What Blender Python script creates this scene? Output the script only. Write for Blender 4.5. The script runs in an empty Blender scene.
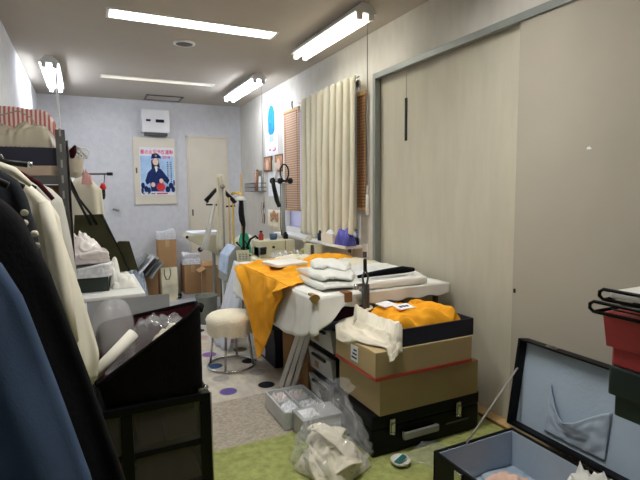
import bpy, bmesh, math, random
from mathutils import Vector, Matrix, Euler, noise

scene = bpy.context.scene
COL = scene.collection
PI = math.pi
random.seed(7)

# ------------------------------------------------------------------ materials
def lin(c):
    c = c / 255.0
    return c / 12.92 if c <= 0.04045 else ((c + 0.055) / 1.055) ** 2.4

def rgb(r, g, b):
    return (lin(r), lin(g), lin(b), 1.0)

MATS = {}
def mat(name, col, rough=0.6, metal=0.0, var=0.12, scale=8.0, bump=0.0, bscale=40.0, alpha=1.0,
        coat=0.0, sheen=0.0, trans=0.0, stretch=(1, 1, 1), spec=None, wrk=0.0, wsc=9.0):
    """Principled surface whose colour is varied a little by noise, optional noise bump."""
    if name in MATS:
        return MATS[name]
    m = bpy.data.materials.new(name)
    m.use_nodes = True
    nt = m.node_tree
    b = nt.nodes['Principled BSDF']
    b.inputs['Roughness'].default_value = rough
    b.inputs['Metallic'].default_value = metal
    if spec is None:
        spec = 0.12 if rough > .78 else 0.5
    b.inputs['Specular IOR Level'].default_value = spec
    tc = nt.nodes.new('ShaderNodeTexCoord')
    mp = nt.nodes.new('ShaderNodeMapping')
    mp.inputs['Scale'].default_value = stretch
    nt.links.new(tc.outputs['Object'], mp.inputs['Vector'])
    n = nt.nodes.new('ShaderNodeTexNoise')
    n.inputs['Scale'].default_value = scale
    n.inputs['Detail'].default_value = 4
    nt.links.new(mp.outputs[0], n.inputs['Vector'])
    r = nt.nodes.new('ShaderNodeValToRGB')
    lo = tuple(max(0, c * (1 - var)) for c in col[:3]) + (1,)
    hi = tuple(min(1, c * (1 + var)) for c in col[:3]) + (1,)
    r.color_ramp.elements[0].position = 0.3
    r.color_ramp.elements[1].position = 0.7
    r.color_ramp.elements[0].color = lo
    r.color_ramp.elements[1].color = hi
    nt.links.new(n.outputs['Fac'], r.inputs['Fac'])
    nt.links.new(r.outputs['Color'], b.inputs['Base Color'])
    wn = None
    if wrk:
        nw = nt.nodes.new('ShaderNodeTexNoise')
        nw.noise_type = 'RIDGED_MULTIFRACTAL'
        nw.inputs['Scale'].default_value = wsc
        nw.inputs['Detail'].default_value = 2
        nw.inputs['Distortion'].default_value = 1.2
        nt.links.new(mp.outputs[0], nw.inputs['Vector'])
        wn = nt.nodes.new('ShaderNodeBump')
        wn.inputs['Strength'].default_value = wrk
        wn.inputs['Distance'].default_value = 0.03
        nt.links.new(nw.outputs['Fac'], wn.inputs['Height'])
        nt.links.new(wn.outputs['Normal'], b.inputs['Normal'])
    if bump:
        n2 = nt.nodes.new('ShaderNodeTexNoise')
        n2.inputs['Scale'].default_value = bscale
        n2.inputs['Detail'].default_value = 5
        nt.links.new(mp.outputs[0], n2.inputs['Vector'])
        bp = nt.nodes.new('ShaderNodeBump')
        bp.inputs['Strength'].default_value = bump
        bp.inputs['Distance'].default_value = 0.01
        nt.links.new(n2.outputs['Fac'], bp.inputs['Height'])
        if wn:
            nt.links.new(wn.outputs['Normal'], bp.inputs['Normal'])
        nt.links.new(bp.outputs['Normal'], b.inputs['Normal'])
    if alpha < 1:
        b.inputs['Alpha'].default_value = alpha
    if coat:
        b.inputs['Coat Weight'].default_value = coat
    if sheen:
        b.inputs['Sheen Weight'].default_value = sheen
    if trans:
        b.inputs['Transmission Weight'].default_value = trans
    MATS[name] = m
    return m

def emit(name, col, s):
    m = bpy.data.materials.new(name)
    m.use_nodes = True
    nt = m.node_tree
    b = nt.nodes['Principled BSDF']
    b.inputs['Base Color'].default_value = (0.8, 0.8, 0.8, 1)
    b.inputs['Emission Color'].default_value = col
    b.inputs['Emission Strength'].default_value = s
    MATS[name] = m
    return m

def stripes(name, c1, c2, scale, axis='X', rough=0.8, bump=0.0):
    m = bpy.data.materials.new(name)
    m.use_nodes = True
    nt = m.node_tree
    b = nt.nodes['Principled BSDF']
    b.inputs['Roughness'].default_value = rough
    tc = nt.nodes.new('ShaderNodeTexCoord')
    w = nt.nodes.new('ShaderNodeTexWave')
    w.bands_direction = axis
    w.inputs['Scale'].default_value = scale
    w.inputs['Distortion'].default_value = 0.6
    w.inputs['Detail'].default_value = 1.0
    nt.links.new(tc.outputs['Object'], w.inputs['Vector'])
    r = nt.nodes.new('ShaderNodeValToRGB')
    r.color_ramp.elements[0].position = 0.4
    r.color_ramp.elements[1].position = 0.6
    r.color_ramp.elements[0].color = c1
    r.color_ramp.elements[1].color = c2
    nt.links.new(w.outputs['Fac'], r.inputs['Fac'])
    nt.links.new(r.outputs['Color'], b.inputs['Base Color'])
    if bump:
        bp = nt.nodes.new('ShaderNodeBump')
        bp.inputs['Strength'].default_value = bump
        bp.inputs['Distance'].default_value = 0.004
        nt.links.new(w.outputs['Fac'], bp.inputs['Height'])
        nt.links.new(bp.outputs['Normal'], b.inputs['Normal'])
    MATS[name] = m
    return m

def plastic(name, col, alpha, rough=0.12, bump=0.4, bscale=25.0):
    return mat(name, col, rough=rough, var=0.05, bump=bump, bscale=bscale, alpha=alpha)

M_CEIL = mat('ceiling_paint', rgb(179, 172, 161), 0.9, var=0.03, scale=3)
M_WALLB = mat('back_wallpaper', rgb(214, 215, 218), 0.85, var=0.05, scale=14, bump=0.25, bscale=30)
M_WALLR = mat('right_wallpaper', rgb(204, 201, 192), 0.85, var=0.05, scale=14, bump=0.2, bscale=30, stretch=(1, 1, .4))
M_DOORP = mat('sliding_door_paper', rgb(190, 185, 167), 0.8, var=0.05, scale=9, bump=0.3, bscale=16, stretch=(1, 1.6, .35))
M_DOORG = mat('grey_door_paper', rgb(172, 165, 151), 0.8, var=0.03, scale=3, bump=0.05)
M_ALU = mat('grey_frame_metal', rgb(136, 140, 136), 0.45, 0.3, var=0.05)
M_CREAMP = mat('cream_panel', rgb(224, 216, 198), 0.6, var=0.03, scale=4)
M_FLOOR = mat('grey_vinyl_floor', rgb(186, 188, 190), 0.45, var=0.08, scale=5)
M_GREEN = mat('green_carpet', rgb(164, 170, 104), 0.95, var=0.22, scale=25, bump=0.8, bscale=180)
M_GCARP = mat('grey_carpet', rgb(178, 168, 154), 0.95, var=0.22, scale=60, bump=0.8, bscale=180)
M_MAT = mat('dotted_mat', rgb(200, 194, 182), 0.9, var=0.16, scale=16, bump=0.3, bscale=90, stretch=(1, .5, 1))
M_BLACK = mat('black_metal', rgb(6, 6, 7), 0.4, 0.0, var=0.2, spec=.15)
M_BLACKP = mat('black_plastic', rgb(14, 14, 15), 0.5, var=0.2, spec=.3)
M_LEATHER = mat('black_leatherette', rgb(8, 8, 12), 0.5, var=0.3, scale=30, bump=0.15, bscale=200, spec=.2)
M_CHROME = mat('chrome', rgb(200, 200, 200), 0.22, 1.0, var=0.05)
M_STEEL = mat('dark_steel', rgb(92, 92, 92), 0.5, 0.5, var=0.15)
M_WHITE = mat('white_enamel', rgb(232, 232, 230), 0.4, var=0.02)
M_WCLOTH = mat('white_cloth', rgb(232, 231, 225), 0.9, var=0.04, scale=6, wrk=.35, wsc=5)
M_SHIRT = mat('white_shirt_cloth', rgb(228, 229, 224), 0.9, var=0.04, scale=6, wrk=.7, wsc=6)
M_CREAMC = mat('cream_cloth', rgb(226, 219, 200), 0.9, var=0.05, scale=6, wrk=.7, wsc=9)
M_COATW = mat('white_coat_cloth', rgb(218, 213, 196), 0.85, var=0.05, scale=5, wrk=.25, wsc=3, stretch=(1, 1, .45))
M_COATG = mat('greywhite_coat_cloth', rgb(196, 194, 186), 0.85, var=0.05, scale=5, bump=0.15, bscale=70)
M_NAVY = mat('navy_cloth', rgb(8, 9, 13), 0.85, var=0.2, scale=10, bump=0.2, bscale=90)
M_CHAR = mat('charcoal_cloth', rgb(38, 40, 46), 0.85, var=0.2, scale=10, bump=0.2, bscale=90)
M_BLUE = mat('blue_cloth', rgb(72, 92, 122), 0.9, var=0.12, scale=10, bump=0.1, bscale=260)
M_ORANGE = mat('orange_cloth', rgb(238, 166, 42), 0.8, var=0.10, scale=7, wrk=1.0, wsc=5)
M_CURT = mat('curtain_cloth', rgb(214, 208, 190), 0.9, var=0.04, scale=4, bump=0.1, bscale=90)
M_CARD = mat('brown_card', rgb(176, 140, 100), 0.85, var=0.06, scale=6)
M_CARDD = mat('dark_card', rgb(138, 102, 70), 0.85, var=0.06, scale=6)
M_KRAFT = mat('beige_kraft', rgb(176, 155, 112), 0.75, var=0.04, scale=5)
M_RED = mat('red_edging', rgb(170, 62, 40), 0.6, var=0.1)
M_NAVYBOX = mat('navy_board', rgb(20, 22, 42), 0.6, var=0.12, scale=12)
M_PAPER = mat('white_paper', rgb(234, 236, 240), 0.8, var=0.04, scale=20)
M_CRUMP = mat('crumpled_white_paper', rgb(230, 232, 238), 0.5, var=0.06, scale=20, wrk=.8, wsc=14)
M_PLAST = mat('clear_plastic', rgb(228, 230, 232), .08, var=.05, bump=.5, bscale=18, alpha=.15, spec=1.0)
M_PLAST2 = mat('milky_plastic', rgb(236, 236, 238), .2, var=.05, bump=.3, bscale=14, alpha=.28, spec=.7)
M_FROST = plastic('frosted_sheet', rgb(160, 160, 160), 0.6, 0.25, 0.05)
M_BAGW = plastic('white_bag_plastic', rgb(222, 226, 238), 0.85, 0.3)
M_GREYT = mat('grey_translucent_plastic', rgb(178, 180, 180), 0.3, var=0.1, scale=9, coat=0.2)
M_OLIVE = mat('olive_felt', rgb(62, 62, 44), 0.9, var=0.12, bump=0.2, bscale=150)
M_GREENBOX = mat('dark_green_board', rgb(38, 48, 42), 0.7, var=0.1)
M_DKGREEN = mat('bottle_green_board', rgb(28, 44, 42), 0.5, var=0.1)
M_REDBOX = mat('red_board', rgb(176, 58, 64), 0.5, var=0.06)
M_LINING = mat('pale_blue_lining', rgb(166, 182, 198), 0.8, var=0.06, scale=6, bump=0.1, bscale=60)
M_FELT = mat('dark_brown_felt', rgb(15, 12, 12), 0.95, var=0.25, scale=20, bump=0.4, bscale=160, stretch=(1, 1, .4))
M_MAROON = mat('maroon_cloth', rgb(58, 18, 24), 0.9, var=0.2)
M_PURPLE = mat('purple_cloth', rgb(66, 30, 56), 0.8, var=0.25, scale=20)
M_IVORY = mat('ivory_enamel', rgb(206, 200, 172), 0.45, var=0.04)
M_GREYM = mat('grey_machine', rgb(150, 152, 148), 0.45, 0.2, var=0.05)
M_WOOD = mat('pale_wood', rgb(196, 164, 112), 0.6, var=0.15, scale=14, stretch=(1, 6, 1))
M_WOODD = mat('brown_wood', rgb(112, 74, 42), 0.6, var=0.2, scale=14)
M_GOLD = mat('brass', rgb(140, 112, 60), 0.4, 0.6, var=0.2)
M_BIN = mat('grey_green_bin', rgb(124, 128, 120), 0.5, var=0.06)
M_STUFFBLUE = mat('violet_blue_bag', rgb(70, 72, 160), 0.35, var=0.5, scale=18)
M_GREENP = mat('green_cloth', rgb(70, 170, 130), 0.8, var=0.15)
M_REDP = mat('red_plastic', rgb(168, 50, 36), 0.4, var=0.15)
M_TEAL = mat('teal_plastic', rgb(24, 106, 100), 0.4, var=0.1)
M_CUPB = mat('slate_blue_plastic', rgb(66, 92, 128), 0.4, var=0.1)
M_PINK = mat('pink_ribbon', rgb(200, 150, 146), 0.6, var=0.15)
M_YEL = mat('yellow_plastic', rgb(214, 176, 40), 0.4, var=0.1)
M_STRIPE = stripes('red_white_stripes', rgb(176, 96, 92), rgb(214, 198, 190), 17.0)
M_RATTAN = stripes('rattan_weave', rgb(170, 134, 110), rgb(204, 174, 150), 13.0, 'Z', bump=0.6)
M_BEIGEBAG = plastic('beige_plastic', rgb(190, 182, 160), 0.68, 0.22)
M_PINKW = mat('pinkish_white_cloth', rgb(222, 214, 212), 0.4, var=0.06, coat=0.4, wrk=.7, wsc=12)
M_GLASS = plastic('smoked_glass', rgb(72, 64, 72), 0.6, 0.15, 0.0)
M_DAY = mat('frosted_window_glass', rgb(225, 225, 245), 0.5, var=0.02, trans=0.9)
M_INK = mat('dark_ink', rgb(40, 46, 60), 0.8, var=0.1)
M_SKIN = mat('printed_skin', rgb(236, 206, 190), 0.8, var=0.02)
M_PBLUE = mat('printed_pale_blue', rgb(176, 206, 236), 0.8, var=0.15, scale=12)
M_PNAVY = mat('printed_navy', rgb(34, 48, 96), 0.8, var=0.3, scale=30)
M_PPINK = mat('printed_pink', rgb(226, 78, 128), 0.8, var=0.03)
M_PRED = mat('printed_red', rgb(206, 60, 66), 0.8, var=0.1)
M_PBLU = mat('printed_blue', rgb(44, 130, 200), 0.8, var=0.25, scale=14)
M_ICON = mat('printed_brown', rgb(176, 134, 100), 0.7, var=0.4, scale=30)
M_SKINP = mat('salmon_cloth', rgb(226, 190, 172), 0.8, var=0.12)
M_STRAP = mat('grey_strap', rgb(150, 146, 140), 0.8, var=0.1)

# ------------------------------------------------------------------ mesh builder
class MB:
    def __init__(self):
        self.bm = bmesh.new()

    def _bev(self, geom_verts, w, seg=2):
        es = set()
        for v in geom_verts:
            for e in v.link_edges:
                es.add(e)
        bmesh.ops.bevel(self.bm, geom=list(es), offset=w, segments=seg, affect='EDGES', profile=0.6)

    def box(self, x0, x1, y0, y1, z0, z1, bev=0.0, mi=0, rot=None, pivot=None, seg=2):
        c = Vector(((x0 + x1) / 2, (y0 + y1) / 2, (z0 + z1) / 2))
        r = bmesh.ops.create_cube(self.bm, size=1.0)
        vs = r['verts']
        for v in vs:
            v.co = Vector((v.co.x * (x1 - x0), v.co.y * (y1 - y0), v.co.z * (z1 - z0)))
        if rot is not None:
            R = Euler(rot).to_matrix()
            p = Vector(pivot) if pivot is not None else c
            for v in vs:
                v.co = R @ (v.co + c - p) + p
        else:
            for v in vs:
                v.co += c
        fs = {f for v in vs for f in v.link_faces}
        for f in fs:
            f.material_index = mi
        if bev:
            self._bev(vs, bev, seg)
        return self

    def tube(self, pts, r, seg=8, mi=0, caps=True, flat=1.0):
        pts = [Vector(p) for p in pts]
        n = len(pts)
        rs = r if isinstance(r, (list, tuple)) else [r] * n
        rings = []
        prev = None
        for i, p in enumerate(pts):
            d = (pts[min(i + 1, n - 1)] - pts[max(i - 1, 0)])
            if d.length < 1e-9:
                d = Vector((0, 0, 1))
            d.normalize()
            if prev is None:
                a = Vector((0, 0, 1)) if abs(d.z) < 0.9 else Vector((1, 0, 0))
                u = d.cross(a).normalized()
            else:
                u = (prev - d * prev.dot(d))
                u = u.normalized() if u.length > 1e-6 else d.orthogonal().normalized()
            prev = u
            v = d.cross(u)
            rings.append([self.bm.verts.new(p + (u * math.cos(t) + v * flat * math.sin(t)) * rs[i])
                          for t in [2 * PI * k / seg for k in range(seg)]])
        for i in range(n - 1):
            for k in range(seg):
                f = self.bm.faces.new((rings[i][k], rings[i][(k + 1) % seg], rings[i + 1][(k + 1) % seg], rings[i + 1][k]))
                f.material_index = mi
                f.smooth = True
        if caps:
            for rg in (rings[0][::-1], rings[-1]):
                f = self.bm.faces.new(rg)
                f.material_index = mi
        return self

    def rings(self, loops, mi=0, cap0=True, cap1=True, smooth=True):
        R = [[self.bm.verts.new(Vector(p)) for p in lp] for lp in loops]
        n = len(R[0])
        for i in range(len(R) - 1):
            for k in range(n):
                f = self.bm.faces.new((R[i][k], R[i][(k + 1) % n], R[i + 1][(k + 1) % n], R[i + 1][k]))
                f.material_index = mi
                f.smooth = smooth
        for do, rg in ((cap0, R[0][::-1]), (cap1, R[-1])):
            if do:
                f = self.bm.faces.new(rg)
                f.material_index = mi
        return self

    def lathe(self, prof, c, seg=28, mi=0, cap0=True, cap1=True):
        return self.rings([[(c[0] + r * math.cos(2 * PI * k / seg), c[1] + r * math.sin(2 * PI * k / seg), c[2] + z)
                            for k in range(seg)] for r, z in prof], mi, cap0, cap1)

    def grid(self, fn, nu, nv, mi=0, smooth=True):
        V = [[self.bm.verts.new(Vector(fn(i / nu, j / nv))) for j in range(nv + 1)] for i in range(nu + 1)]
        for i in range(nu):
            for j in range(nv):
                f = self.bm.faces.new((V[i][j], V[i + 1][j], V[i + 1][j + 1], V[i][j + 1]))
                f.material_index = mi
                f.smooth = smooth
        return self

    def prism(self, poly, lo, hi, axis='y', mi=0):
        """poly of 2-D points (the two other axes in order) swept from lo to hi along axis."""
        def P(a, b, t):
            return {'x': (t, a, b), 'y': (a, t, b), 'z': (a, b, t)}[axis]
        A = [self.bm.verts.new(P(a, b, lo)) for a, b in poly]
        B = [self.bm.verts.new(P(a, b, hi)) for a, b in poly]
        n = len(poly)
        fs = [self.bm.faces.new(A[::-1]), self.bm.faces.new(B)]
        for k in range(n):
            fs.append(self.bm.faces.new((A[k], A[(k + 1) % n], B[(k + 1) % n], B[k])))
        for f in fs:
            f.material_index = mi
        return self

    def heap(self, cx, cy, z0, wx, wy, h, seed=0, rot=0.0, p=2.6, amp=0.25, freq=7.0, n=30, m=24, mi=0, ridge=0.0):
        """A crumpled cloth or bag lying on z0."""
        ca, sa = math.cos(rot), math.sin(rot)
        def fn(u, v):
            a, b = 2 * u - 1, 2 * v - 1
            w = max(0, 1 - abs(a) ** p) * max(0, 1 - abs(b) ** p)
            q = Vector((a * wx * freq + seed * 3.1, b * wy * freq, seed * 1.7))
            nz = noise.noise(q) * amp + noise.noise(q * 2.3) * amp * 0.5
            k = w ** 0.6
            z = z0 + max(0.001, h * k * (1 + nz * (.35 + .65 * k)))
            if ridge:
                wq = q * .55 + Vector((noise.noise(q * .4), noise.noise(q * .4 + Vector((5, 0, 0))), 0)) * .9
                n2 = noise.noise(wq)
                n3 = noise.noise(wq * 1.9 + Vector((3, 7, 1)))
                cre = math.exp(-(n2 / .11) ** 2) + .6 * math.exp(-(n3 / .12) ** 2)
                z = max(z0 + .001, z - ridge * h * k * k * .75 * cre)
            e = 1 + 0.08 * noise.noise(Vector((a * 2.5, b * 2.5, seed + 9)))
            x, y = a * wx / 2 * e, b * wy / 2 * e
            return (cx + x * ca - y * sa, cy + x * sa + y * ca, z)
        self.grid(fn, n, m, mi)
        es = [e for e in self.bm.edges if e.is_boundary]
        return self

    def strip(self, pts, w, th, seed=0, seg=22, n=36, mi=0):
        """A soft flattened length of folded cloth along a smooth path."""
        P_ = [Vector(p) for p in pts]
        def at_(t):
            t = t * (len(P_) - 1); i = min(int(t), len(P_) - 2); f = t - i
            p0, p1, p2, p3 = P_[max(i - 1, 0)], P_[i], P_[i + 1], P_[min(i + 2, len(P_) - 1)]
            return .5 * ((2 * p1) + (p2 - p0) * f + (2 * p0 - 5 * p1 + 4 * p2 - p3) * f * f + (3 * p1 - p0 - 3 * p2 + p3) * f ** 3)
        loops = []
        for i in range(n + 1):
            t = i / n
            p = at_(t); d = (at_(min(1, t + .02)) - at_(max(0, t - .02))).normalized()
            u = d.cross(Vector((0, 0, 1)))
            u = u.normalized() if u.length > 1e-4 else Vector((1, 0, 0))
            v = u.cross(d)
            e = min(1, 8 * t + .25, 8 * (1 - t) + .25)
            lp = []
            for k in range(seg):
                a = 2 * PI * k / seg
                rip = 1 + .35 * noise.noise(Vector((math.cos(a) * 2 + seed, math.sin(a) * 2, t * 7)))
                lp.append(p + u * math.cos(a) * w / 2 * e * (1 + .2 * noise.noise(Vector((t * 5, seed, 0)))) + v * math.sin(a) * th / 2 * e * rip)
            loops.append(lp)
        return self.rings(loops, mi)

    def sphere(self, c, r, mi=0, sc=(1, 1, 1), seg=14):
        R = bmesh.ops.create_uvsphere(self.bm, u_segments=seg, v_segments=max(6, seg // 2 + 1), radius=r)
        for v in R['verts']:
            v.co = Vector((v.co.x * sc[0], v.co.y * sc[1], v.co.z * sc[2])) + Vector(c)
        for f in {f for v in R['verts'] for f in v.link_faces}:
            f.material_index = mi
            f.smooth = True
        return self

OFF = {}
def mesh_from(mb, name, mats, shift):
    bmesh.ops.recalc_face_normals(mb.bm, faces=mb.bm.faces)
    for v in mb.bm.verts:
        v.co -= shift
    me = bpy.data.meshes.new(name)
    mb.bm.to_mesh(me)
    mb.bm.free()
    for m in (mats if isinstance(mats, (list, tuple)) else [mats]):
        me.materials.append(m)
    return me

def thing(name, label, cat, loc, group=None):
    o = bpy.data.objects.new(name, None)
    o.empty_display_size = 0.05
    COL.objects.link(o)
    o.location = loc
    o['label'] = label
    o['category'] = cat
    if group:
        o['group'] = group
    OFF[o] = Vector(loc)
    return o

def part(name, mb, mats, parent, label=None, solid=0.0, sub=0):
    me = mesh_from(mb, name, mats, OFF[parent])
    o = bpy.data.objects.new(name, me)
    COL.objects.link(o)
    o.parent = parent
    OFF[o] = OFF[parent]
    if label:
        o['label'] = label
    mods(o, solid, sub)
    return o

def mods(o, solid, sub):
    if sub:
        s = o.modifiers.new('sub', 'SUBSURF')
        s.levels = s.render_levels = sub
    if solid:
        s = o.modifiers.new('sol', 'SOLIDIFY')
        s.thickness = solid
        s.offset = -1

def single(name, mb, mats, label, cat, group=None, solid=0.0, sub=0):
    bb = [v.co for v in mb.bm.verts]
    loc = Vector(((min(v.x for v in bb) + max(v.x for v in bb)) / 2, (min(v.y for v in bb) + max(v.y for v in bb)) / 2, min(v.z for v in bb)))
    me = mesh_from(mb, name, mats, loc)
    o = bpy.data.objects.new(name, me)
    COL.objects.link(o)
    o.location = loc
    o['label'] = label
    o['category'] = cat
    if group:
        o['group'] = group
    OFF[o] = loc
    mods(o, solid, sub)
    return o

def struct(name, mb, mats, label=None):
    me = mesh_from(mb, name, mats, Vector((0, 0, 0)))
    o = bpy.data.objects.new(name, me)
    COL.objects.link(o)
    o['kind'] = 'structure'
    if label:
        o['label'] = label
    OFF[o] = Vector((0, 0, 0))
    return o

def clone(root, dloc, label):
    r = root.copy()
    COL.objects.link(r)
    r.location = root.location + Vector(dloc)
    r['label'] = label
    for ch in list(root.children):
        c = ch.copy()
        COL.objects.link(c)
        c.parent = r
        for g in list(ch.children):
            d = g.copy()
            COL.objects.link(d)
            d.parent = c
    return r

def text_mb(txt, size, xform, bold=0.0, align='LEFT'):
    """Lettering as a mesh; xform maps (x, y) of the text plane into the world."""
    cu = bpy.data.curves.new('lettering', 'FONT')
    cu.body = txt
    cu.size = size
    cu.align_x = align
    cu.offset = bold
    cu.resolution_u = 2
    o = bpy.data.objects.new('lettering_source', cu)
    COL.objects.link(o)
    dg = bpy.context.evaluated_depsgraph_get()
    me = bpy.data.meshes.new_from_object(o.evaluated_get(dg))
    mb = MB()
    mb.bm.from_mesh(me)
    for v in mb.bm.verts:
        v.co = Vector(xform(v.co.x, v.co.y))
    bpy.data.objects.remove(o)
    bpy.data.curves.remove(cu)
    bpy.data.meshes.remove(me)
    return mb

def lerp_prof(prof, z):
    """prof: list of (z, a, b...) from top to bottom."""
    for i in range(len(prof) - 1):
        z1, z2 = prof[i][0], prof[i + 1][0]
        if z1 >= z >= z2:
            t = (z1 - z) / max(1e-6, z1 - z2)
            t2 = t
            return [p + (q - p) * t2 for p, q in zip(prof[i][1:], prof[i + 1][1:])]
    return list(prof[-1][1:])

# ------------------------------------------------------------------ room shell
XL, XR, YB, YF, H = -0.457, 2.013, 6.70, -2.2, 2.5
mb = MB(); mb.box(XL - .1, XR + .3, YF - .1, YB + .1, -.1, 0); struct('floor', mb, M_FLOOR)
mb = MB()
RL = [(.2, 1.36, 3.50, 3.665), (.215, 1.345, 5.42, 5.535), (.2, 1.36, 1.60, 1.765)]
ys = sorted({YF - .1, YB + .1} | {y for r in RL for y in r[2:]})
for a, b in zip(ys[:-1], ys[1:]):
    hole = [r for r in RL if abs(r[2] - a) < 1e-6]
    if hole:
        mb.box(XL - .1, hole[0][0], a, b, H, H + .12)
        mb.box(hole[0][1], XR + .3, a, b, H, H + .12)
    else:
        mb.box(XL - .1, XR + .3, a, b, H, H + .12)
struct('ceiling', mb, M_CEIL)
mb = MB(); mb.box(XL - .1, XL, YF, YB, 0, H); struct('wall_left', mb, M_WALLB)
mb = MB(); mb.box(XL - .1, XR + .3, YB, YB + .1, 0, H); struct('wall_back', mb, M_WALLB)
mb = MB(); mb.box(XL - .1, XR + .3, YF - .1, YF, 0, H); struct('wall_front', mb, M_WALLB)
# right wall: door opening y -1.2..3.19 (z<2.15), window opening y 3.42..5.02
mb = MB()
WY0, WY1, WZ0, WZ1 = 3.42, 5.02, 0.90, 2.16
DY, DZ = 3.185, 2.18
mb.box(XR, XR + .12, YF, DY, DZ, H)
mb.box(XR, XR + .12, DY, WY0, 0, H)
mb.box(XR, XR + .12, WY0, WY1, 0, WZ0)
mb.box(XR, XR + .12, WY0, WY1, WZ1, H)
mb.box(XR, XR + .12, WY1, YB, 0, H)
mb.box(XR + .12, XR + .2, YF, DY + .05, 0, DZ + .05)
struct('wall_right', mb, M_WALLR)

# sliding doors in their recess
d = MB(); d.box(XR + .045, XR + .075, 1.80, DY - .02, .03, 2.165, .002)
door1 = struct('door_1', d, M_DOORP)
d = MB(); d.box(XR + .005, XR + .036, -.6, 1.828, .03, 2.165, .002)
door2 = struct('door_2', d, M_DOORG)
d = MB(); d.box(XR + .038, XR + .0455, 2.828, 2.852, 1.66, 1.955, .002)
part('door_handle', d, M_BLACKP, door1, 'narrow dark recessed finger pull')
d = MB(); d.box(XR + .043, XR + .0455, 2.838, 2.842, 1.955, 2.12)
part('seam', d, M_STRAP, door1)
d = MB()
rr = random.Random(3)
pr_ = [(.02 * math.cos(t) * rr.uniform(.5, 1.3), .014 * math.sin(t) * rr.uniform(.5, 1.3)) for t in [2 * PI * k / 9 for k in range(9)]]
d.prism([(1.427 + a * .6, 1.489 + b * .6) for a, b in pr_], XR + .0035, XR + .0055, 'x')
part('paint_chip', d, M_PAPER, door2, 'small white chip in the door paper')
d = MB(); d.box(XR + .001, XR + .006, 1.806, 1.818, .766, .788, .001)
part('latch', d, M_BLACKP, door2, 'small dark latch')
# door frame
d = MB()
d.box(XR - .014, XR + .03, DY - .03, DY + .006, 0, 2.187, .002)
d.box(XR - .012, XR + .03, YF, DY, 2.147, 2.187, .002)
d.box(XR + .03, XR + .08, DY - .02, DY, 0, DZ, .0)
struct('trim_1', d, M_ALU)
d = MB()
d.box(XR - .02, XR + .09, YF, DY - .02, 0, .026, .003)
struct('baseboard_right', d, M_WOOD)
d = MB(); d.box(XR - .03, XR - .021, 1.3, DY - .02, 0, .024, .002); struct('trim_2', d, M_WOODD)
d = MB(); d.box(XL, XL + .012, YF, YB, 0, .07, .002); struct('baseboard_left', d, M_IVORY)
d = MB(); d.box(XL, 1.26, YB - .012, YB, 0, .07, .002); d.box(1.80, XR, YB - .012, YB, 0, .07, .002)
struct('baseboard_back', d, M_IVORY)

# window
w = MB()
for a, b in ((WY0 - .03, WY0 + .03), (WY1 - .03, WY1 + .03), ((WY0 + WY1) / 2 - .025, (WY0 + WY1) / 2 + .025)):
    w.box(XR - .015, XR + .06, a, b, WZ0 - .03, WZ1 + .03, .003)
for a, b in ((WZ0 - .03, WZ0 + .03), (WZ1 - .03, WZ1 + .03)):
    w.box(XR - .015, XR + .06, WY0 - .03, WY1 + .03, a, b, .003)
win = struct('window_1', w, M_WHITE)
for y0, y1 in ((WY0 + .03, (WY0 + WY1) / 2 - .025), ((WY0 + WY1) / 2 + .025, WY1 - .03)):
    w = MB(); w.box(XR + .035, XR + .045, y0, y1, WZ0 + .03, WZ1 - .03)
    part('pane', w, M_DAY, win)
w = MB(); w.box(XR - .165, XR - .0, 3.36, 5.0, .845, .87, .004)
struct('trim_3', w, M_WHITE, 'white window ledge')

# back door and hatch
d = MB(); d.box(1.272, 1.80, YB - .03, YB - .001, .01, 2.05, .004)
door3 = struct('door_3', d, M_CREAMP)
d = MB(); d.box(1.298, 1.318, YB - .036, YB - .029, 1.0, 1.085, .002)
part('door_handle', d, M_STEEL, door3)
d = MB()
for a, b in ((1.255, 1.275), (1.797, 1.82)):
    d.box(a, b, YB - .022, YB, .0, 2.075, .002)
d.box(1.255, 1.82, YB - .022, YB, 2.052, 2.075, .002)
struct('trim_4', d, M_CREAMP)

hatch = thing('wall_hatch', 'cream hatch door on the back wall carrying the poster', 'wall hatch', (.842, YB - .03, 1.17))
d = MB(); d.box(.580, 1.105, YB - .026, YB - .001, 1.165, 2.032, .005)
part('panel', d, M_CREAMP, hatch)
d = MB(); d.box(.604, .622, YB - .032, YB - .025, 1.57, 1.64, .002)
part('handle', d, M_STEEL, hatch, 'small grey finger pull')

# poster
poster = thing('poster', 'fire prevention campaign poster with a uniformed woman on the hatch', 'poster', (.88, YB - .03, 1.27))
PX0, PX1, PZ0, PZ1 = .652, 1.088, 1.285, 1.905
yp = YB - .029
d = MB(); d.box(PX0, PX1, yp - .001, yp + .002, PZ0, PZ1)
part('sheet', d, M_PAPER, poster)
def pp(u, v):
    return (PX0 + u * (PX1 - PX0), PZ0 + v * (PZ1 - PZ0))
def pprism(name, pts, m, k, parent=None, lab=None):
    q = MB(); q.prism([pp(u, v) for u, v in pts], yp - .0012 - .0006 * k, yp - .001, 'y')
    return part(name, q, m, parent or poster, lab)
def ell(cu, cv, ru, rv, n=18, a0=0, a1=2 * PI):
    return [(cu + ru * math.cos(a0 + (a1 - a0) * t / n), cv + rv * math.sin(a0 + (a1 - a0) * t / n)) for t in range(n)]
pprism('printed_ground', [(.02, .06), (.98, .06), (.98, .82), (.02, .82)], M_PBLUE, 1)
pprism('printed_uniform', [(.30, .08), (.28, .26), (.18, .22), (.14, .30), (.22, .47), (.33, .55), (.46, .59), (.60, .55), (.70, .46), (.84, .32), (.78, .23), (.66, .30), (.66, .08)], M_PNAVY, 2, lab='dark navy printed uniform jacket')
pprism('printed_hair', [(.34, .54), (.33, .72), (.42, .78), (.54, .76), (.58, .56), (.48, .60)], M_INK, 3)
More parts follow.
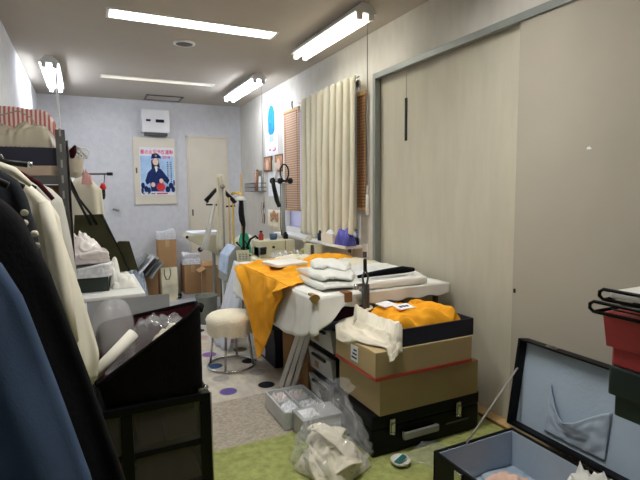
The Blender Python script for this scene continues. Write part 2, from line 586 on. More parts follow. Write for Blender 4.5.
pprism('printed_face', ell(.455, .70, .085, .075), M_SKIN, 4)
pprism('printed_cap', [(.33, .76), (.36, .86), (.50, .88), (.60, .82), (.62, .77), (.46, .775)], M_PNAVY, 5)
pprism('printed_cap_badge', ell(.47, .825, .025, .02, 10), M_YEL, 6)
pprism('printed_shirt', [(.42, .60), (.50, .61), (.50, .52), (.46, .48)], M_PAPER, 4)
pprism('printed_helmet', ell(.58, .17, .13, .09), M_PRED, 5, lab='red printed helmet held at the waist')
for cu, cv in ((.36, .22), (.60, .30)):
    pprism('printed_hand', ell(cu, cv, .06, .05, 12), M_SKIN, 6)
for cu, cv, ru in ((.07, .20, .045), (.16, .13, .05), (.05, .10, .03), (.24, .10, .04), (.78, .12, .06), (.88, .20, .055), (.94, .12, .045), (.97, .26, .02)):
    pprism('printed_figure', ell(cu, cv, ru * 1.2, .065), M_PNAVY, 3)
q = None
for i, ch in enumerate('春の火災予防運動'):
    g = text_mb(ch, .054, lambda x, y, i=i: (PX0 + .014 + .0515 * i + x * .95, yp - .0028, PZ0 + .865 * (PZ1 - PZ0) + y * 1.15), .001)
    if q is None:
        q = g
    else:
        tmp = bpy.data.meshes.new('tmp'); g.bm.to_mesh(tmp); g.bm.free(); q.bm.from_mesh(tmp); bpy.data.meshes.remove(tmp)
part('title_lettering', q, M_PPINK, poster, 'pink title lettering')
q = text_mb('2018', .05, lambda x, y: (PX0 + .285 + x, yp - .0028, PZ0 + .77 * (PZ1 - PZ0) + y), .001)
part('date_lettering', q, M_PPINK, poster, 'pink date lettering')
for k, (u, n) in enumerate(((.90, 11), (.80, 9))):
    q = MB()
    for j in range(n):
        x, z = pp(u, .70 - j * .045)
        q.box(x - .011, x + .009, yp - .0024, yp - .001, z - .007, z + .001)
        q.box(x - .002, x + .002, yp - .0024, yp - .001, z - .011, z + .006)
        q.box(x - .009, x + .007, yp - .0024, yp - .001, z - .0115, z - .0095)
    part('small_lettering', q, M_INK, poster)
q = MB()
for u in (.06, .20, .30, .36):
    x, z = pp(u, .03); q.box(x, x + .022, yp - .0024, yp - .001, z - .006, z + .008)
part('footer_marks', q, M_INK, poster)
q = MB(); x, z = pp(.45, .03); q.box(x, x + .14, yp - .0024, yp - .001, z - .007, z + .009)
part('footer_band', q, M_PRED, poster)

# electrical box above the hatch
eb = thing('electrical_box', 'white wall box with two dark displays above the poster', 'electrical box', (.86, YB - .06, 2.07))
d = MB(); d.box(.690, 1.035, YB - .13, YB - .001, 2.085, 2.375, .012)
part('case', d, M_WHITE, eb)
d = MB(); d.box(.745, .80, YB - .136, YB - .128, 2.222, 2.248, .002); part('display', d, M_INK, eb)
d = MB(); d.box(.862, .965, YB - .136, YB - .128, 2.212, 2.25, .002); part('display', d, M_INK, eb)
d = MB()
for i in range(12):
    d.box(.725 + i * .024, .741 + i * .024, YB - .11, YB - .02, 2.05, 2.086)
part('vent_grille', d, M_STEEL, eb, 'dark slotted vent under the case')

# ceiling items
def recessed(label, r, col, s):
    x0, x1, y0, y1 = r
    t = thing('ceiling_light', label, 'ceiling light', ((x0 + x1) / 2, (y0 + y1) / 2, H - .004), 'recessed strip lights in the ceiling')
    f = MB()
    for a in ((x0 - .012, x1 + .012, y0 - .012, y0 + .006), (x0 - .012, x1 + .012, y1 - .006, y1 + .012),
              (x0 - .012, x0 + .006, y0, y1), (x1 - .006, x1 + .012, y0, y1)):
        f.box(*a, H - .006, H + .09, .001)
    part('frame', f, M_WHITE, t)
    f = MB(); f.box(x0, x1, y0, y1, H + .045, H + .075)
    part('diffuser', f, emit('diffuser_glow_%d' % len(MATS), col, s), t)
    return t
recessed('near white recessed strip light across the ceiling', RL[0], (.97, 1.0, .93, 1), 24.0)
recessed('far yellowish recessed strip light across the ceiling', RL[1], (1.0, .90, .60, 1), 1.2)
recessed('added unseen recessed fill light in the ceiling above the viewer', RL[2], (1.0, .98, .94, 1), 50.0)  # extra strip continuing the row out of view, added to brighten the foreground

vent = thing('ceiling_vent', 'round grey vent in the ceiling between the strip lights', 'ceiling vent', (.775, 4.05, H - .02))
d = MB(); d.lathe([(.085, 0), (.085, -.008), (.07, -.014), (.066, -.006)], (.775, 4.05, H), 32, cap1=False); part('rim', d, M_WHITE, vent)
d = MB(); d.lathe([(.066, -.004), (.066, -.012), (.03, -.016), (.004, -.016)], (.775, 4.05, H), 32); part('grille', d, M_STEEL, vent)

ah = thing('access_hatch', 'square access hatch with a metal rim in the far ceiling', 'access hatch', (.95, 6.43, H - .01))
d = MB()
for a in ((.73, 1.17, 6.27, 6.29), (.73, 1.17, 6.57, 6.59), (.73, .75, 6.27, 6.59), (1.15, 1.17, 6.27, 6.59)):
    d.box(*a, H - .012, H - .0005, .001)
part('rim', d, M_STEEL, ah)
d = MB(); d.box(.75, 1.15, 6.29, 6.57, H - .006, H - .0005); part('panel', d, M_CEIL, ah)
d = MB(); d.box(.985, 1.50, 6.0, 6.02, H, H + .01)

def fluorescent(label, x, y0, y1, ecol, cord):
    t = thing('fluorescent_lamp', label, 'ceiling lamp', (x, (y0 + y1) / 2, H - .12), 'twin tube fluorescent ceiling lamps')
    b = MB()
    b.prism([(x - .03, H - .001), (x + .03, H - .001), (x + .078, H - .052), (x + .078, H - .062), (x - .078, H - .062), (x - .078, H - .052)], y0, y1, 'y')
    part('housing', b, M_WHITE, t)
    for s in (-.042, .042):
        q = MB(); q.tube([(x + s, y0 + .03, H - .084), (x + s, y1 - .03, H - .084)], .016, 12)
        part('tube', q, ecol, t, 'lit glass tube')
    for yy in (y0 + .012, y1 - .012):
        for s in (-.042, .042):
            q = MB(); q.box(x + s - .02, x + s + .02, yy - .012, yy + .012, H - .104, H - .058, .005)
            part('socket', q, M_WHITE, t)
    if cord:
        zc, thick, cx = cord
        q = MB(); q.tube([(cx, y0 + .02, H - .058), (cx, y0 + .02, zc)], .003 if not thick else .009, 8)
        c = part('pull_cord', q, M_STRAP if not thick else M_WHITE, t)
        q = MB(); q.lathe([(.004, .0), (.008, .004), (.006, .05), (.002, .06)], (cx, y0 + .02, zc - .06), 10)
        part('pull_knob', q, M_WHITE, c)
    return t
E_WARM = emit('warm_tube_glow', (1.0, .95, .82, 1), 6.5)
E_COOL = emit('cool_tube_glow', (.86, .90, 1.0, 1), 33)
fluorescent('lit twin tube lamp nearest the sliding doors', 1.668, 2.74, 3.80, E_WARM, (1.35, False, 1.69))
fluorescent('lit twin tube lamp over the far sewing bench by the right wall', 1.63, 4.73, 5.85, E_COOL, (1.15, False, 1.66))
fluorescent('lit twin tube lamp by the left wall above the steel shelf', -.22, 4.86, 6.0, E_COOL, (1.75, True, -.17))

# ------------------------------------------------------------------ floor coverings
mb = MB(); mb.box(-.42, 1.99, .2, 2.318, .0, .012, .004)
single('carpet', mb, M_GREEN, 'green carpet in the foreground under the suitcases', 'carpet')
mb = MB(); mb.box(-.1, 1.20, 2.322, 2.885, 0, .009, .003)
single('carpet', mb, M_GCARP, 'plain greyish brown carpet strip beyond the green carpet', 'carpet')
mb = MB()
mb.box(-.1, 1.235, 2.89, 4.66, 0, .006, .002)
DOTC = {0: rgb(96, 84, 146), 1: rgb(34, 36, 50), 2: rgb(66, 92, 130), 3: rgb(140, 98, 168), 4: rgb(192, 160, 154), 5: rgb(204, 186, 160), 6: rgb(164, 160, 158), 7: rgb(40, 36, 48), 8: rgb(112, 100, 78)}
dm = [M_MAT] + [mat('dot_%d' % k, DOTC[k], .9, var=.12, scale=40) for k in sorted(DOTC)]
dots = [(.78, 3.02, 0), (1.04, 3.01, 1), (.795, 3.263, 6), (1.06, 3.262, 6), (.814, 3.525, 2), (1.077, 3.513, 7), (.834, 3.805, 3), (1.094, 3.81, 8),
        (.86, 4.07, 5), (.885, 4.30, 4), (1.10, 4.07, 4), (1.115, 4.32, 2), (.53, 3.02, 8), (.54, 3.27, 4), (.55, 3.53, 1), (.56, 3.80, 5), (.58, 4.07, 3), (.6, 4.3, 0), (.9, 4.53, 1), (1.12, 4.53, 6),
        (.28, 3.02, 3), (.29, 3.27, 2), (.30, 3.53, 5), (.31, 3.8, 0), (.33, 4.07, 7), (.35, 4.3, 6)]
ring_m = mat('dot_edge', rgb(190, 184, 174), .9)
dm.append(ring_m)
for x, y, k in dots:
    mb.prism([(x + .066 * math.cos(2 * PI * t / 28), y + .066 * math.sin(2 * PI * t / 28)) for t in range(28)], .006, .0068, 'z', len(dm) - 1)
    mb.prism([(x + .056 * math.cos(2 * PI * t / 28), y + .056 * math.sin(2 * PI * t / 28)) for t in range(28)], .006, .0076, 'z', k + 1)
single('floor_mat', mb, dm, 'pale floor mat with coloured polka dots under the stool', 'mat')

# ------------------------------------------------------------------ curtain, blinds, right-wall items
def curtain_fn(u, v):
    y = 3.315 + u * (4.36 - 3.315)
    z = 2.20 - v * 1.275
    sag = .025 * abs(math.sin(u * PI * 9)) * (1 - v) ** 3
    k = .35 + .65 * v
    ph = u * 2 * PI * 9.0 + .7 * math.sin(v * 2.5 + u * 5) + 1.2 * noise.noise(Vector((u * 4, v * .8, 5)))
    fold = math.sin(ph) * .046 * (.6 + .4 * v) + noise.noise(Vector((u * 9, v * 1.5, 2))) * .02 * v
    z -= v * (.022 * math.sin(ph + 1) + .05 * noise.noise(Vector((u * 5, 1, 1))))
    if u < .42:
        z += max(0, (v - .8)) * .30 * (1 - u / .42)
    return (XR - .088 - fold, y - .0125 * math.sin(2 * ph), z - sag)
cur = thing('curtain', 'cream pleated curtain across the window', 'curtain', (XR - .08, 4.06, .93))
mb = MB(); mb.grid(curtain_fn, 260, 34); part('cloth', mb, M_CURT, cur, solid=.003)
mb = MB(); mb.tube([(XR - .07, 3.30, 2.185), (XR - .07, 4.46, 2.185)], .008, 8)
part('curtain_rail', mb, M_WHITE, cur)
for i in range(11):
    y = 3.33 + i * .102
    q = MB(); q.tube([(XR - .07, y, 2.196), (XR - .075, y, 2.21), (XR - .08, y, 2.19), (XR - .08, y, 2.17)], .003, 6)
    part('curtain_hook', q, M_WHITE, cur)
def blind(label, y0, y1, z0, z1, x, m=None):
    t = thing('rattan_blind', label, 'blind', (x, (y0 + y1) / 2, z0), 'rattan blinds at the window')
    q = MB(); q.grid(lambda u, v: (x + .004 * math.sin(u * 30), y0 + u * (y1 - y0), z1 - v * (z1 - z0)), 20, 40)
    part('slats', q, m or M_RATTAN, t, solid=.005)
    q = MB(); q.box(x - .012, x + .012, y0, y1, z1 - .02, z1 + .012, .004); part('head_rail', q, M_WOOD, t)
    q = MB(); q.box(x - .008, x + .008, y0, y1, z0 - .012, z0 + .008, .004); part('bottom_bar', q, M_WOOD, t)
    for yy in (y0 + .05, y1 - .04):
        q = MB(); q.tube([(x - .008, yy, z1), (x - .008, yy, z0)], .002, 5); part('cord', q, M_WOODD, t)
blind('rattan blind showing at the far side of the curtain', 4.56, 4.97, 1.12, 2.16, XR - .024)
blind('narrow rattan blind strip at the near side of the curtain', 3.265, 3.385, 1.17, 2.07, XR - .03, stripes('dark_rattan_weave', rgb(120, 84, 52), rgb(160, 120, 80), 13.0, 'Z', bump=0.5))
mb = MB(); mb.tube([(XR - .03, 4.72, 2.17), (XR - .045, 4.70, 2.20), (XR - .05, 4.68, 2.235)], .008, 6)
single('wall_hook', mb, M_STEEL, 'dark hook on the wall above the rattan blind', 'hook')
mb = MB(); mb.tube([(XR - .12, 3.275, 1.46), (XR - .12, 3.275, 1.16)], .012, 8)
wnd = single('blind_wand', MB().tube([(XR - .015, 3.262, 2.05), (XR - .012, 3.262, 1.24)], .006, 8).lathe([(.004, 0), (.014, .01), (.014, .15), (.006, .17)], (XR - .016, 3.262, 1.12), 10), M_WHITE, 'white control wand hanging beside the sliding door frame', 'wand')
mb.bm.free()

# wall poster with blue figure
p2 = thing('wall_chart', 'white poster with a blue arched shape on the right wall', 'poster', (XR - .002, 5.43, 1.73))
mb = MB(); mb.box(XR - .004, XR - .0005, 5.22, 5.66, 1.735, 2.42); part('sheet', mb, M_PAPER, p2)
mb = MB(); mb.prism([(5.43 + .115 * math.cos(t) , 2.17 + (.15 * math.sin(t) if math.sin(t) > 0 else 0)) for t in [PI * k / 12 for k in range(13)]] + [(5.325, 2.02), (5.38, 1.98), (5.48, 1.98), (5.535, 2.02)], XR - .006, XR - .004, 'x')
part('blue_print', mb, M_PBLU, p2, 'bright blue arched print')
mb = MB(); mb.prism([(5.36, 1.9), (5.5, 1.9), (5.48, 1.97), (5.39, 1.97)], XR - .0055, XR - .004, 'x'); part('pale_print', mb, M_PBLUE, p2)
mb = MB(); mb.box(XR - .0055, XR - .004, 5.33, 5.39, 1.785, 1.80); mb.box(XR - .0055, XR - .004, 5.30, 5.33, 1.79, 1.825); mb.box(XR - .0055, XR - .004, 5.46, 5.52, 1.80, 1.815)
part('red_marks', mb, M_PPINK, p2)

def picture(label, y0, y1, z0, z1):
    t = thing('small_picture', label, 'picture', (XR - .01, (y0 + y1) / 2, z0), 'small brown pictures on the right wall')
    f = MB(); f.box(XR - .02, XR - .0005, y0, y1, z0, z1, .003); part('frame', f, M_WOODD, t)
    f = MB(); f.box(XR - .022, XR - .019, y0 + .02, y1 - .02, z0 + .018, z1 - .018); part('print', f, M_ICON, t)
    f = MB(); f.prism([((y0 + y1) / 2 + .05 * math.cos(a), (z0 + z1) / 2 - .01 + .06 * math.sin(a)) for a in [2 * PI * k / 14 for k in range(14)]], XR - .0235, XR - .022, 'x'); part('printed_face', f, M_SKINP, t)
picture('brown framed picture nearer the back wall', 5.42, 5.68, 1.555, 1.735)
picture('brown framed picture nearer the rattan blind', 5.05, 5.30, 1.54, 1.735)
mb = MB(); mb.box(XR - .003, XR - .0005, 5.20, 5.58, 1.26, 1.55)
single('notice_sheet', mb, M_PAPER, 'white notice sheet pinned below the brown pictures', 'notice')
# wall basket
wb = thing('wall_rack', 'grey wire rack on the right wall by the back corner', 'wall rack', (XR - .06, 5.88, 1.31))
mb = MB()
for z in (1.32, 1.37, 1.42):
    mb.tube([(XR - .004, 5.66, z), (XR - .13, 5.66, z), (XR - .13, 6.12, z), (XR - .004, 6.12, z)], .005, 6)
for i in range(12):
    y = 5.66 + .46 * i / 11
    mb.tube([(XR - .13, y, 1.425), (XR - .13, y, 1.32), (XR - .004, y, 1.32)], .003, 5)
part('basket', mb, M_STEEL, wb)
mb = MB(); mb.box(XR - .012, XR - .0005, 5.8, 5.95, 1.32, 1.58, .003); part('back_plate', mb, M_GREYM, wb)
for i, (y, m, h) in enumerate(((5.74, M_PAPER, .16), (5.84, M_CARDD, .25), (5.9, M_PINK, .22))):
    mb = MB(); mb.tube([(XR - .06, y, 1.325), (XR - .05, y + .01, 1.325 + h)], [.022, .014], 8); mb.sphere((XR - .05, y + .01, 1.33 + h), .016)
    single('rack_brush', mb, m, ['white brush standing in the wire wall rack', 'brown brush standing in the wire wall rack', 'pinkish brush standing in the wire wall rack'][i], 'brush')
# switches
for lab, y, z in (('light switch plate nearer the curtain', 3.56, .80), ('light switch plate nearer the sliding door', 3.31, .79)):
    t = thing('wall_socket', lab, 'wall socket', (XR - .004, y, z), 'white plates under the window end')
    mb = MB(); mb.box(XR - .012, XR - .0005, y - .04, y + .04, z - .02, z + .10, .004); part('plate', mb, M_WHITE, t)
    mb = MB(); mb.box(XR - .03, XR - .011, y - .03, y + .004, z - .01, z + .035, .003); part('plug', mb, M_STEEL, t)

# hanging papers & ribbons on the wall below the rack
hp = thing('pattern_paper', 'cream pattern paper hanging over the sewing bench', 'pattern paper', (XR - .03, 5.35, .95))
mb = MB(); mb.grid(lambda u, v: (XR - .02 - .01 * math.sin(u * 6), 5.12 + .45 * u, 1.10 - .22 * v), 14, 6); part('sheet', mb, M_CREAMC, hp, solid=.002)
mb = MB(); mb.grid(lambda u, v: (XR - .036, 5.18 + .26 * u, 1.08 - .10 * v - .02 * math.sin(u * 9)), 12, 4); part('orange_print', mb, M_ICON, hp, 'orange brown printed strip', solid=.001)
for i, (y, m) in enumerate(((5.78, M_ICON), (5.70, M_MAROON))):
    mb = MB(); mb.tube([(XR - .02, y, 1.19), (XR - .03, y + .012, 1.1), (XR - .02, y - .01, .98), (XR - .025, y, .92)], .012, 6, flat=.3)
    single('hanging_ribbon', mb, m, ['tan ribbon hanging on the wall below the wire rack', 'maroon ribbon hanging on the wall below the wire rack'][i], 'ribbon', 'ribbons below the wire rack')

# ------------------------------------------------------------------ cloth covered table
tb = thing('work_table', 'large work table hidden under a white cloth', 'table', (1.53, 3.03, 0))
mb = MB(); mb.box(1.09, 1.985, 2.305, 3.77, .71, .738, .004); part('tabletop', mb, M_WOOD, tb)
for x in (1.68, 1.94):
    for y in (2.36, 3.745):
        mb = MB(); mb.tube([(x, y, .0), (x, y, .71)], .018, 8); part('leg', mb, M_STEEL, tb)
# tablecloth: top and hanging skirts in one cloth
TX0, TX1, TY0, TY1, TZ = 1.075, 1.99, 2.29, 3.785, .745
cloth = thing('tablecloth', 'white cloth hanging over the work table edges', 'tablecloth', (1.5, 3.0, .74))
mb = MB()
mb.grid(lambda u, v: (TX0 + u * (TX1 - TX0), TY0 + v * (TY1 - TY0), TZ + .003 * noise.noise(Vector((u * 6, v * 8, 3)))), 20, 30)
def left_skirt(u, v):
    y = TY0 + u * (TY1 - TY0)
    hem = .49 + .07 * max(0, 1 - u / .10) ** 1.5 - .02 * math.sin(u * PI) + .008 * math.sin(u * 17) + .02 * max(0, (u - .7) / .3)
    z = TZ - v * (TZ - hem)
    f = (math.sin(u * 26 + 2 * math.sin(u * 7)) * .016 + .014 * noise.noise(Vector((u * 12, v * 2, 1)))) * v
    return (TX0 - .006 - .022 * v - .6 * abs(f), y + .01 * math.sin(v * 5 + u * 30) * v, z)
mb.grid(left_skirt, 90, 12)
def near_skirt(u, v):
    x = TX0 + u * (TX1 - TX0)
    hem = .56 + min(1, max(0, u - .02) / .17) ** 1.3 * .118
    hem += .006 * math.sin(u * 40)
    z = TZ - v * (TZ - hem)
    f = math.sin(u * 30) * .005 * v
    return (x - .02 * v * (1 - u), TY0 - .006 - .022 * v * max(0, 1 - u * 3) + f * .6, z)
mb.grid(near_skirt, 60, 12)
# the drooping corner
def corner(u, v):
    a = PI + u * PI / 2
    hem = .56 - .015 * math.sin(u * PI)
    r = .008 + .035 * v
    return (TX0 + r * math.cos(a), TY0 + r * math.sin(a), TZ - v * (TZ - hem))
mb.grid(corner, 8, 10)
def far_skirt(u, v):
    x = TX0 + u * (TX1 - TX0)
    return (x, TY1 + .006 + .02 * v + .01 * math.sin(u * 40) * v, TZ - v * .3)
mb.grid(far_skirt, 30, 6)
part('cloth', mb, M_WCLOTH, cloth, solid=.003)
for lab, x, y, z, m in (('round brass clip on the near corner of the tablecloth', 1.06, 2.262, .745, M_GOLD), ('square wooden clip on the near edge of the tablecloth', 1.268, 2.272, .735, M_WOODD)):
    mb = MB()
    if m is M_GOLD:
        mb.prism([(x + .03 * math.cos(t) * (1 if math.sin(t) > -.2 else .7), z + .026 * math.sin(t)) for t in [2 * PI * k / 20 for k in range(20)]], y - .006, y + .006, 'y')
        mb.box(x - .012, x + .012, y - .004, y + .06, z + .012, z + .024, .002)
    else:
        mb.box(x - .022, x + .022, y - .008, y + .006, z - .03, z + .025, .004)
        mb.box(x - .02, x + .02, y - .006, y + .06, z + .015, z + .027, .002)
    single('tablecloth_clip', mb, m, lab, 'clip')

# orange garment draped over the left edge
og = thing('orange_garment', 'orange garment draped over the left table edge to a point', 'garment', (1.2, 3.05, .17))
mb = MB()
EY1, EY0 = 3.56, 2.56
def edge_y(u): return EY0 + u * (EY1 - EY0)
def hang(u, v):
    ye = edge_y(u)
    bot = [(0, 2.62, .70), (.12, 2.74, .60), (.25, 2.86, .42), (.45, 3.06, .20), (.52, 3.12, .15), (.6, 3.20, .25), (.78, 3.36, .44), (.92, 3.52, .64), (1, 3.58, .70)]
    for i in range(len(bot) - 1):
        if bot[i][0] <= u <= bot[i + 1][0]:
            t = (u - bot[i][0]) / (bot[i + 1][0] - bot[i][0])
            yb = bot[i][1] + t * (bot[i + 1][1] - bot[i][1]); zb = bot[i][2] + t * (bot[i + 1][2] - bot[i][2])
    s = v
    y = ye + (yb - ye) * s
    z = .762 + (zb - .762) * s
    w_ = (u - .5) * 16 * (1 + .5 * s) + 5 * s + 1.5 * noise.noise(Vector((u * 3, s * 2, 9)))
    f = .08 * (abs(math.sin(w_ * .62)) ** .8) * min(1, s * 3) * max(.05, .95 - .95 * s) + .03 * noise.noise(Vector((u * 5, s * 3, 4))) * min(1, s * 4)
    return (1.048 - .010 - .008 * min(1, s * 3) - max(0, f) * .8, y, z)
mb.grid(hang, 60, 34)
def onTop(u, v):
    ye = edge_y(u)
    x1 = 1.30 + .30 * max(0, math.sin((u * .9 + .2) * PI)) ** 1.5 + (.1 if u > .75 else 0)
    x = 1.033 + v * (x1 - 1.033)
    y = ye + (3.42 - ye) * .25 * v + .05 * v
    z = .766 + .016 * noise.noise(Vector((x * 9, y * 7, 1))) * min(1, v * 6) + .03 * math.exp(-(noise.noise(Vector((x * 6, y * 4, 7))) / .12) ** 2) * min(1, v * 5)
    return (x, y, z)
mb.grid(onTop, 60, 30)
bmesh.ops.remove_doubles(mb.bm, verts=mb.bm.verts, dist=.004)
part('cloth', mb, M_ORANGE, og, solid=.003)
mb = MB(); mb.grid(lambda u, v: (1.046 - .075 + .003 * math.sin(u * 9), 3.06 + .42 * u, .60 - .02 * v - .04 * math.sin(u * 3)), 16, 2)
bm_dummy = mb; mb.bm.free()

# folded pieces on the table
def folded(mb, cx, cy, z0, w, d, h, rot=0, seed=0, layers=3, soft=.5):
    ca, sa = math.cos(rot), math.sin(rot)
    loops = []
    n = 64
    prof = [(.90, 0.0)]
    for l in range(layers):
        a = l / layers
        for t in (.12, .5, .88):
            b = 1.0 + .012 * math.sin(l * 3 + seed) - (.018 if t != .5 else 0)
            prof.append((b, a + t / layers))
    prof += [(.93, 1.0), (.72, 1.03), (.4, 1.05), (.05, 1.06)]
    for s, zz in prof:
        lp = []
        for k in range(n):
            t = 2 * PI * k / n
            c, s_ = math.cos(t), math.sin(t)
            e = .22
            x = math.copysign(abs(c) ** e, c) * w / 2 * s
            y = math.copysign(abs(s_) ** e, s_) * d / 2 * s
            nn = noise.noise(Vector((x * 8 + seed, y * 8, zz * 1.5 + seed)))
            x *= 1 + .03 * nn * soft; y *= 1 + .03 * nn * soft
            z = z0 + h * zz * (1 + .22 * soft * noise.noise(Vector((x * 5 + seed * 2, y * 5, 5))))
            lp.append((cx + x * ca - y * sa, cy + x * sa + y * ca, max(z, z0)))
        loops.append(lp)
    mb.rings(loops)
    return mb

single('folded_shirt', folded(MB(), 1.265, 3.20, .792, .26, .26, .022, .15, 3, 2, .3), M_WCLOTH, 'flat white folded cloth lying on the orange garment', 'folded cloth')
single('folded_shirt', MB().strip([(1.16, 2.58, .772), (1.30, 2.57, .776), (1.47, 2.53, .769)], .42, .052, 141, 40, 40), M_SHIRT, 'lowest folded white shirt of the near left table stack', 'folded cloth')
single('folded_shirt', MB().strip([(1.17, 2.60, .815), (1.30, 2.59, .822), (1.45, 2.52, .806)], .38, .052, 143, 40, 40), M_SHIRT, 'middle folded white shirt of the near left table stack', 'folded cloth')
single('folded_shirt', MB().strip([(1.24, 2.70, .855), (1.34, 2.66, .864), (1.46, 2.58, .838)], .27, .05, 145, 40, 40), M_SHIRT, 'topmost puffy white shirt of the near left table stack', 'folded cloth')
single('folded_shirt', MB().heap(1.60, 2.66, .748, .34, .40, .065, 148, .25, p=5, amp=.15, freq=4, n=40, m=40, ridge=.18), mat('greyish_white_cloth', rgb(222, 224, 224), .6, var=.04, coat=.2, wrk=.7, wsc=6), 'greyish white folded shirt in the middle of the near table edge', 'folded cloth')
single('folded_shirt', MB().heap(1.82, 2.76, .748, .30, .46, .05, 152, .05, p=5, amp=.15, freq=4, n=40, m=40, ridge=.18), M_SHIRT, 'white folded shirt against the sliding door', 'folded cloth')
single('cloth_heap', MB().heap(1.72, 3.08, .748, .5, .30, .07, 4, .2, ridge=.3), M_CREAMC, 'cream crumpled cloth heap in the middle of the table', 'cloth')
single('cloth_heap', MB().heap(1.74, 3.44, .748, .42, .32, .065, 9, .1, ridge=.3), M_ORANGE, 'small orange cloth heap near the wall end of the table', 'cloth')
single('cloth_heap', MB().heap(1.52, 3.60, .748, .42, .22, .05, 14, .0, ridge=.3), M_CREAMC, 'cream cloth heap at the far table edge', 'cloth')
single('cloth_heap', MB().heap(1.50, 2.92, .748, .24, .2, .06, 21, .5, ridge=.3), M_WCLOTH, 'white cloth heap beside the folded orange garment', 'cloth')
# sleeve board with black sleeve
sb = thing('sleeve_board', 'white padded sleeve board lying on the near table edge', 'sleeve board', (1.63, 2.36, .75))
mb = MB(); mb.box(1.42, 1.84, 2.305, 2.42, .748, .795, .022, seg=4); part('pad', mb, M_WCLOTH, sb)
mb = MB(); mb.box(1.47, 1.80, 2.325, 2.40, .742, .750); part('board', mb, M_WOOD, sb)
mb = MB(); mb.tube([(1.40, 2.39, .815), (1.48, 2.39, .822), (1.60, 2.40, .826), (1.72, 2.40, .83), (1.80, 2.40, .825)], [.012, .02, .026, .03, .016], 12, flat=.75)
single('black_sleeve', mb, M_NAVY, 'black cloth sleeve lying on the padded sleeve board', 'sleeve')
# snap press tool clamped to the edge
pt = thing('snap_press_tool', 'steel hand press with black handle standing at the near table edge', 'tool', (1.372, 2.262, .66))
mb = MB()
mb.tube([(1.362, 2.25, .90), (1.358, 2.25, .872), (1.345, 2.25, .84), (1.352, 2.25, .81), (1.362, 2.25, .79)], .006, 8)
mb.tube([(1.362, 2.25, .90), (1.368, 2.25, .872), (1.382, 2.25, .84), (1.376, 2.25, .81), (1.368, 2.25, .79)], .006, 8)
mb.box(1.348, 1.366, 2.238, 2.262, .655, .80, .004); mb.box(1.370, 1.386, 2.240, 2.262, .665, .80, .004)
mb.box(1.30, 1.36, 2.243, 2.257, .79, .805, .003)
mb.box(1.352, 1.38, 2.24, 2.30, .752, .762, .002)
part('frame', mb, M_STEEL, pt)
mb = MB(); mb.lathe([(.007, 0), (.010, .004), (.0105, .06), (.008, .068)], (1.362, 2.25, .872), 12); part('handle', mb, M_BLACKP, pt, 'black handle')
mb = MB(); mb.lathe([(.012, 0), (.016, .006), (.012, .03)], (1.305, 2.25, .775), 10); part('die', mb, M_CHROME, pt)

# things beneath and in front of the table ------------------------------------
nb = thing('shoe_box', 'dark navy box with white labels under the table beside the stool', 'box', (1.36, 3.55, 0))
mb = MB(); mb.box(1.20, 1.50, 3.26, 3.68, .007, .27, .004); part('body', mb, M_NAVYBOX, nb)
mb = MB(); mb.box(1.19, 1.51, 3.25, 3.69, .22, .30, .004); part('lid', mb, M_NAVYBOX, nb)
for z0, z1, y0, y1 in ((.13, .21, 3.48, 3.62), (.03, .10, 3.48, 3.60)):
    mb = MB(); mb.box(1.1975, 1.1995, y0, y1, z0, z1); part('paper_label', mb, M_PAPER, nb, 'white paper label')
cb = thing('carton', 'brown carton on the floor under the near end of the table', 'carton', (1.50, 2.95, 0))
mb = MB(); mb.box(1.245, 1.66, 2.78, 3.22, .0075, .44, .004); part('body', mb, M_CARD, cb)
mb = MB(); mb.box(1.2435, 1.2452, 2.985, 3.015, .06, .44); part('tape', mb, M_CARD, cb)
# leaning white panels
for i in range(3):
    a = Vector((1.115 + .036 * i, 2.93 - .025 * i, .010))
    b = Vector((1.182 + .030 * i, 2.735 - .012 * i, .455))
    mb = MB(); mb.tube([a, a.lerp(b, .5), b], .021, 4)
    for f in mb.bm.faces: f.smooth = False
    single('white_rod', mb, M_WHITE, ['leftmost of the three white slats leaning by the drawer tower', 'middle white slat leaning by the drawer tower', 'rightmost of the three white slats leaning by the drawer tower'][i], 'rod', 'white slats leaning by the drawers')
# drawer tower
dt = thing('drawer_tower', 'grey translucent plastic drawer tower under the table corner', 'drawer tower', (1.43, 2.56, 0))
DX0, DX1, DY0, DY1 = 1.225, 1.62, 2.40, 2.70
mb = MB()
for z in (.01, .165, .335, .505):
    mb.box(DX0 + .03, DX1, DY0 - .008, DY1 + .008, z, z + .022, .004)
mb.box(DX0 + .03, DX1, DY0 - .008, DY0 + .0, .01, .52); mb.box(DX0 + .03, DX1, DY1, DY1 + .008, .01, .52)
mb.box(DX1 - .01, DX1, DY0, DY1, .01, .52)
part('frame', mb, M_BLACKP, dt)
for i in range(3):
    z0 = .036 + i * .17
    z1 = z0 + .128
    mb = MB()
    mb.prism([(DX0 + .012, z0), (DX0 - .006, z1), (DX0 + .006, z1 + .008), (DX0 + .02, z1), (DX0 + .03, z0)], DY0 - .004, DY1 + .004, 'y')
    mb.box(DX0 + .02, DX1 - .02, DY0 + .002, DY0 + .006, z0, z1); mb.box(DX0 + .02, DX1 - .02, DY1 - .006, DY1 - .002, z0, z1)
    mb.box(DX0 + .02, DX1 - .02, DY0 + .002, DY1 - .002, z0, z0 + .004)
    dr = part('drawer', mb, M_GREYT, dt)
    mb = MB(); mb.box(DX0 - .018, DX0 + .003, 2.46, 2.64, z1 - .028, z1 - .012, .004); part('handle', mb, M_BLACKP, dr)
    if i > 0:
        mb = MB(); mb.box(DX0 - .002, DX0 + .0, 2.57, 2.62, z0 + .03, z0 + .07); part('sticker', mb, M_CARD, dr)
mb = MB(); mb.box(DX0 + .005, DX1, DY0 - .01, DY1 + .01, .524, .54, .004); part('top', mb, M_BLACKP, dt)
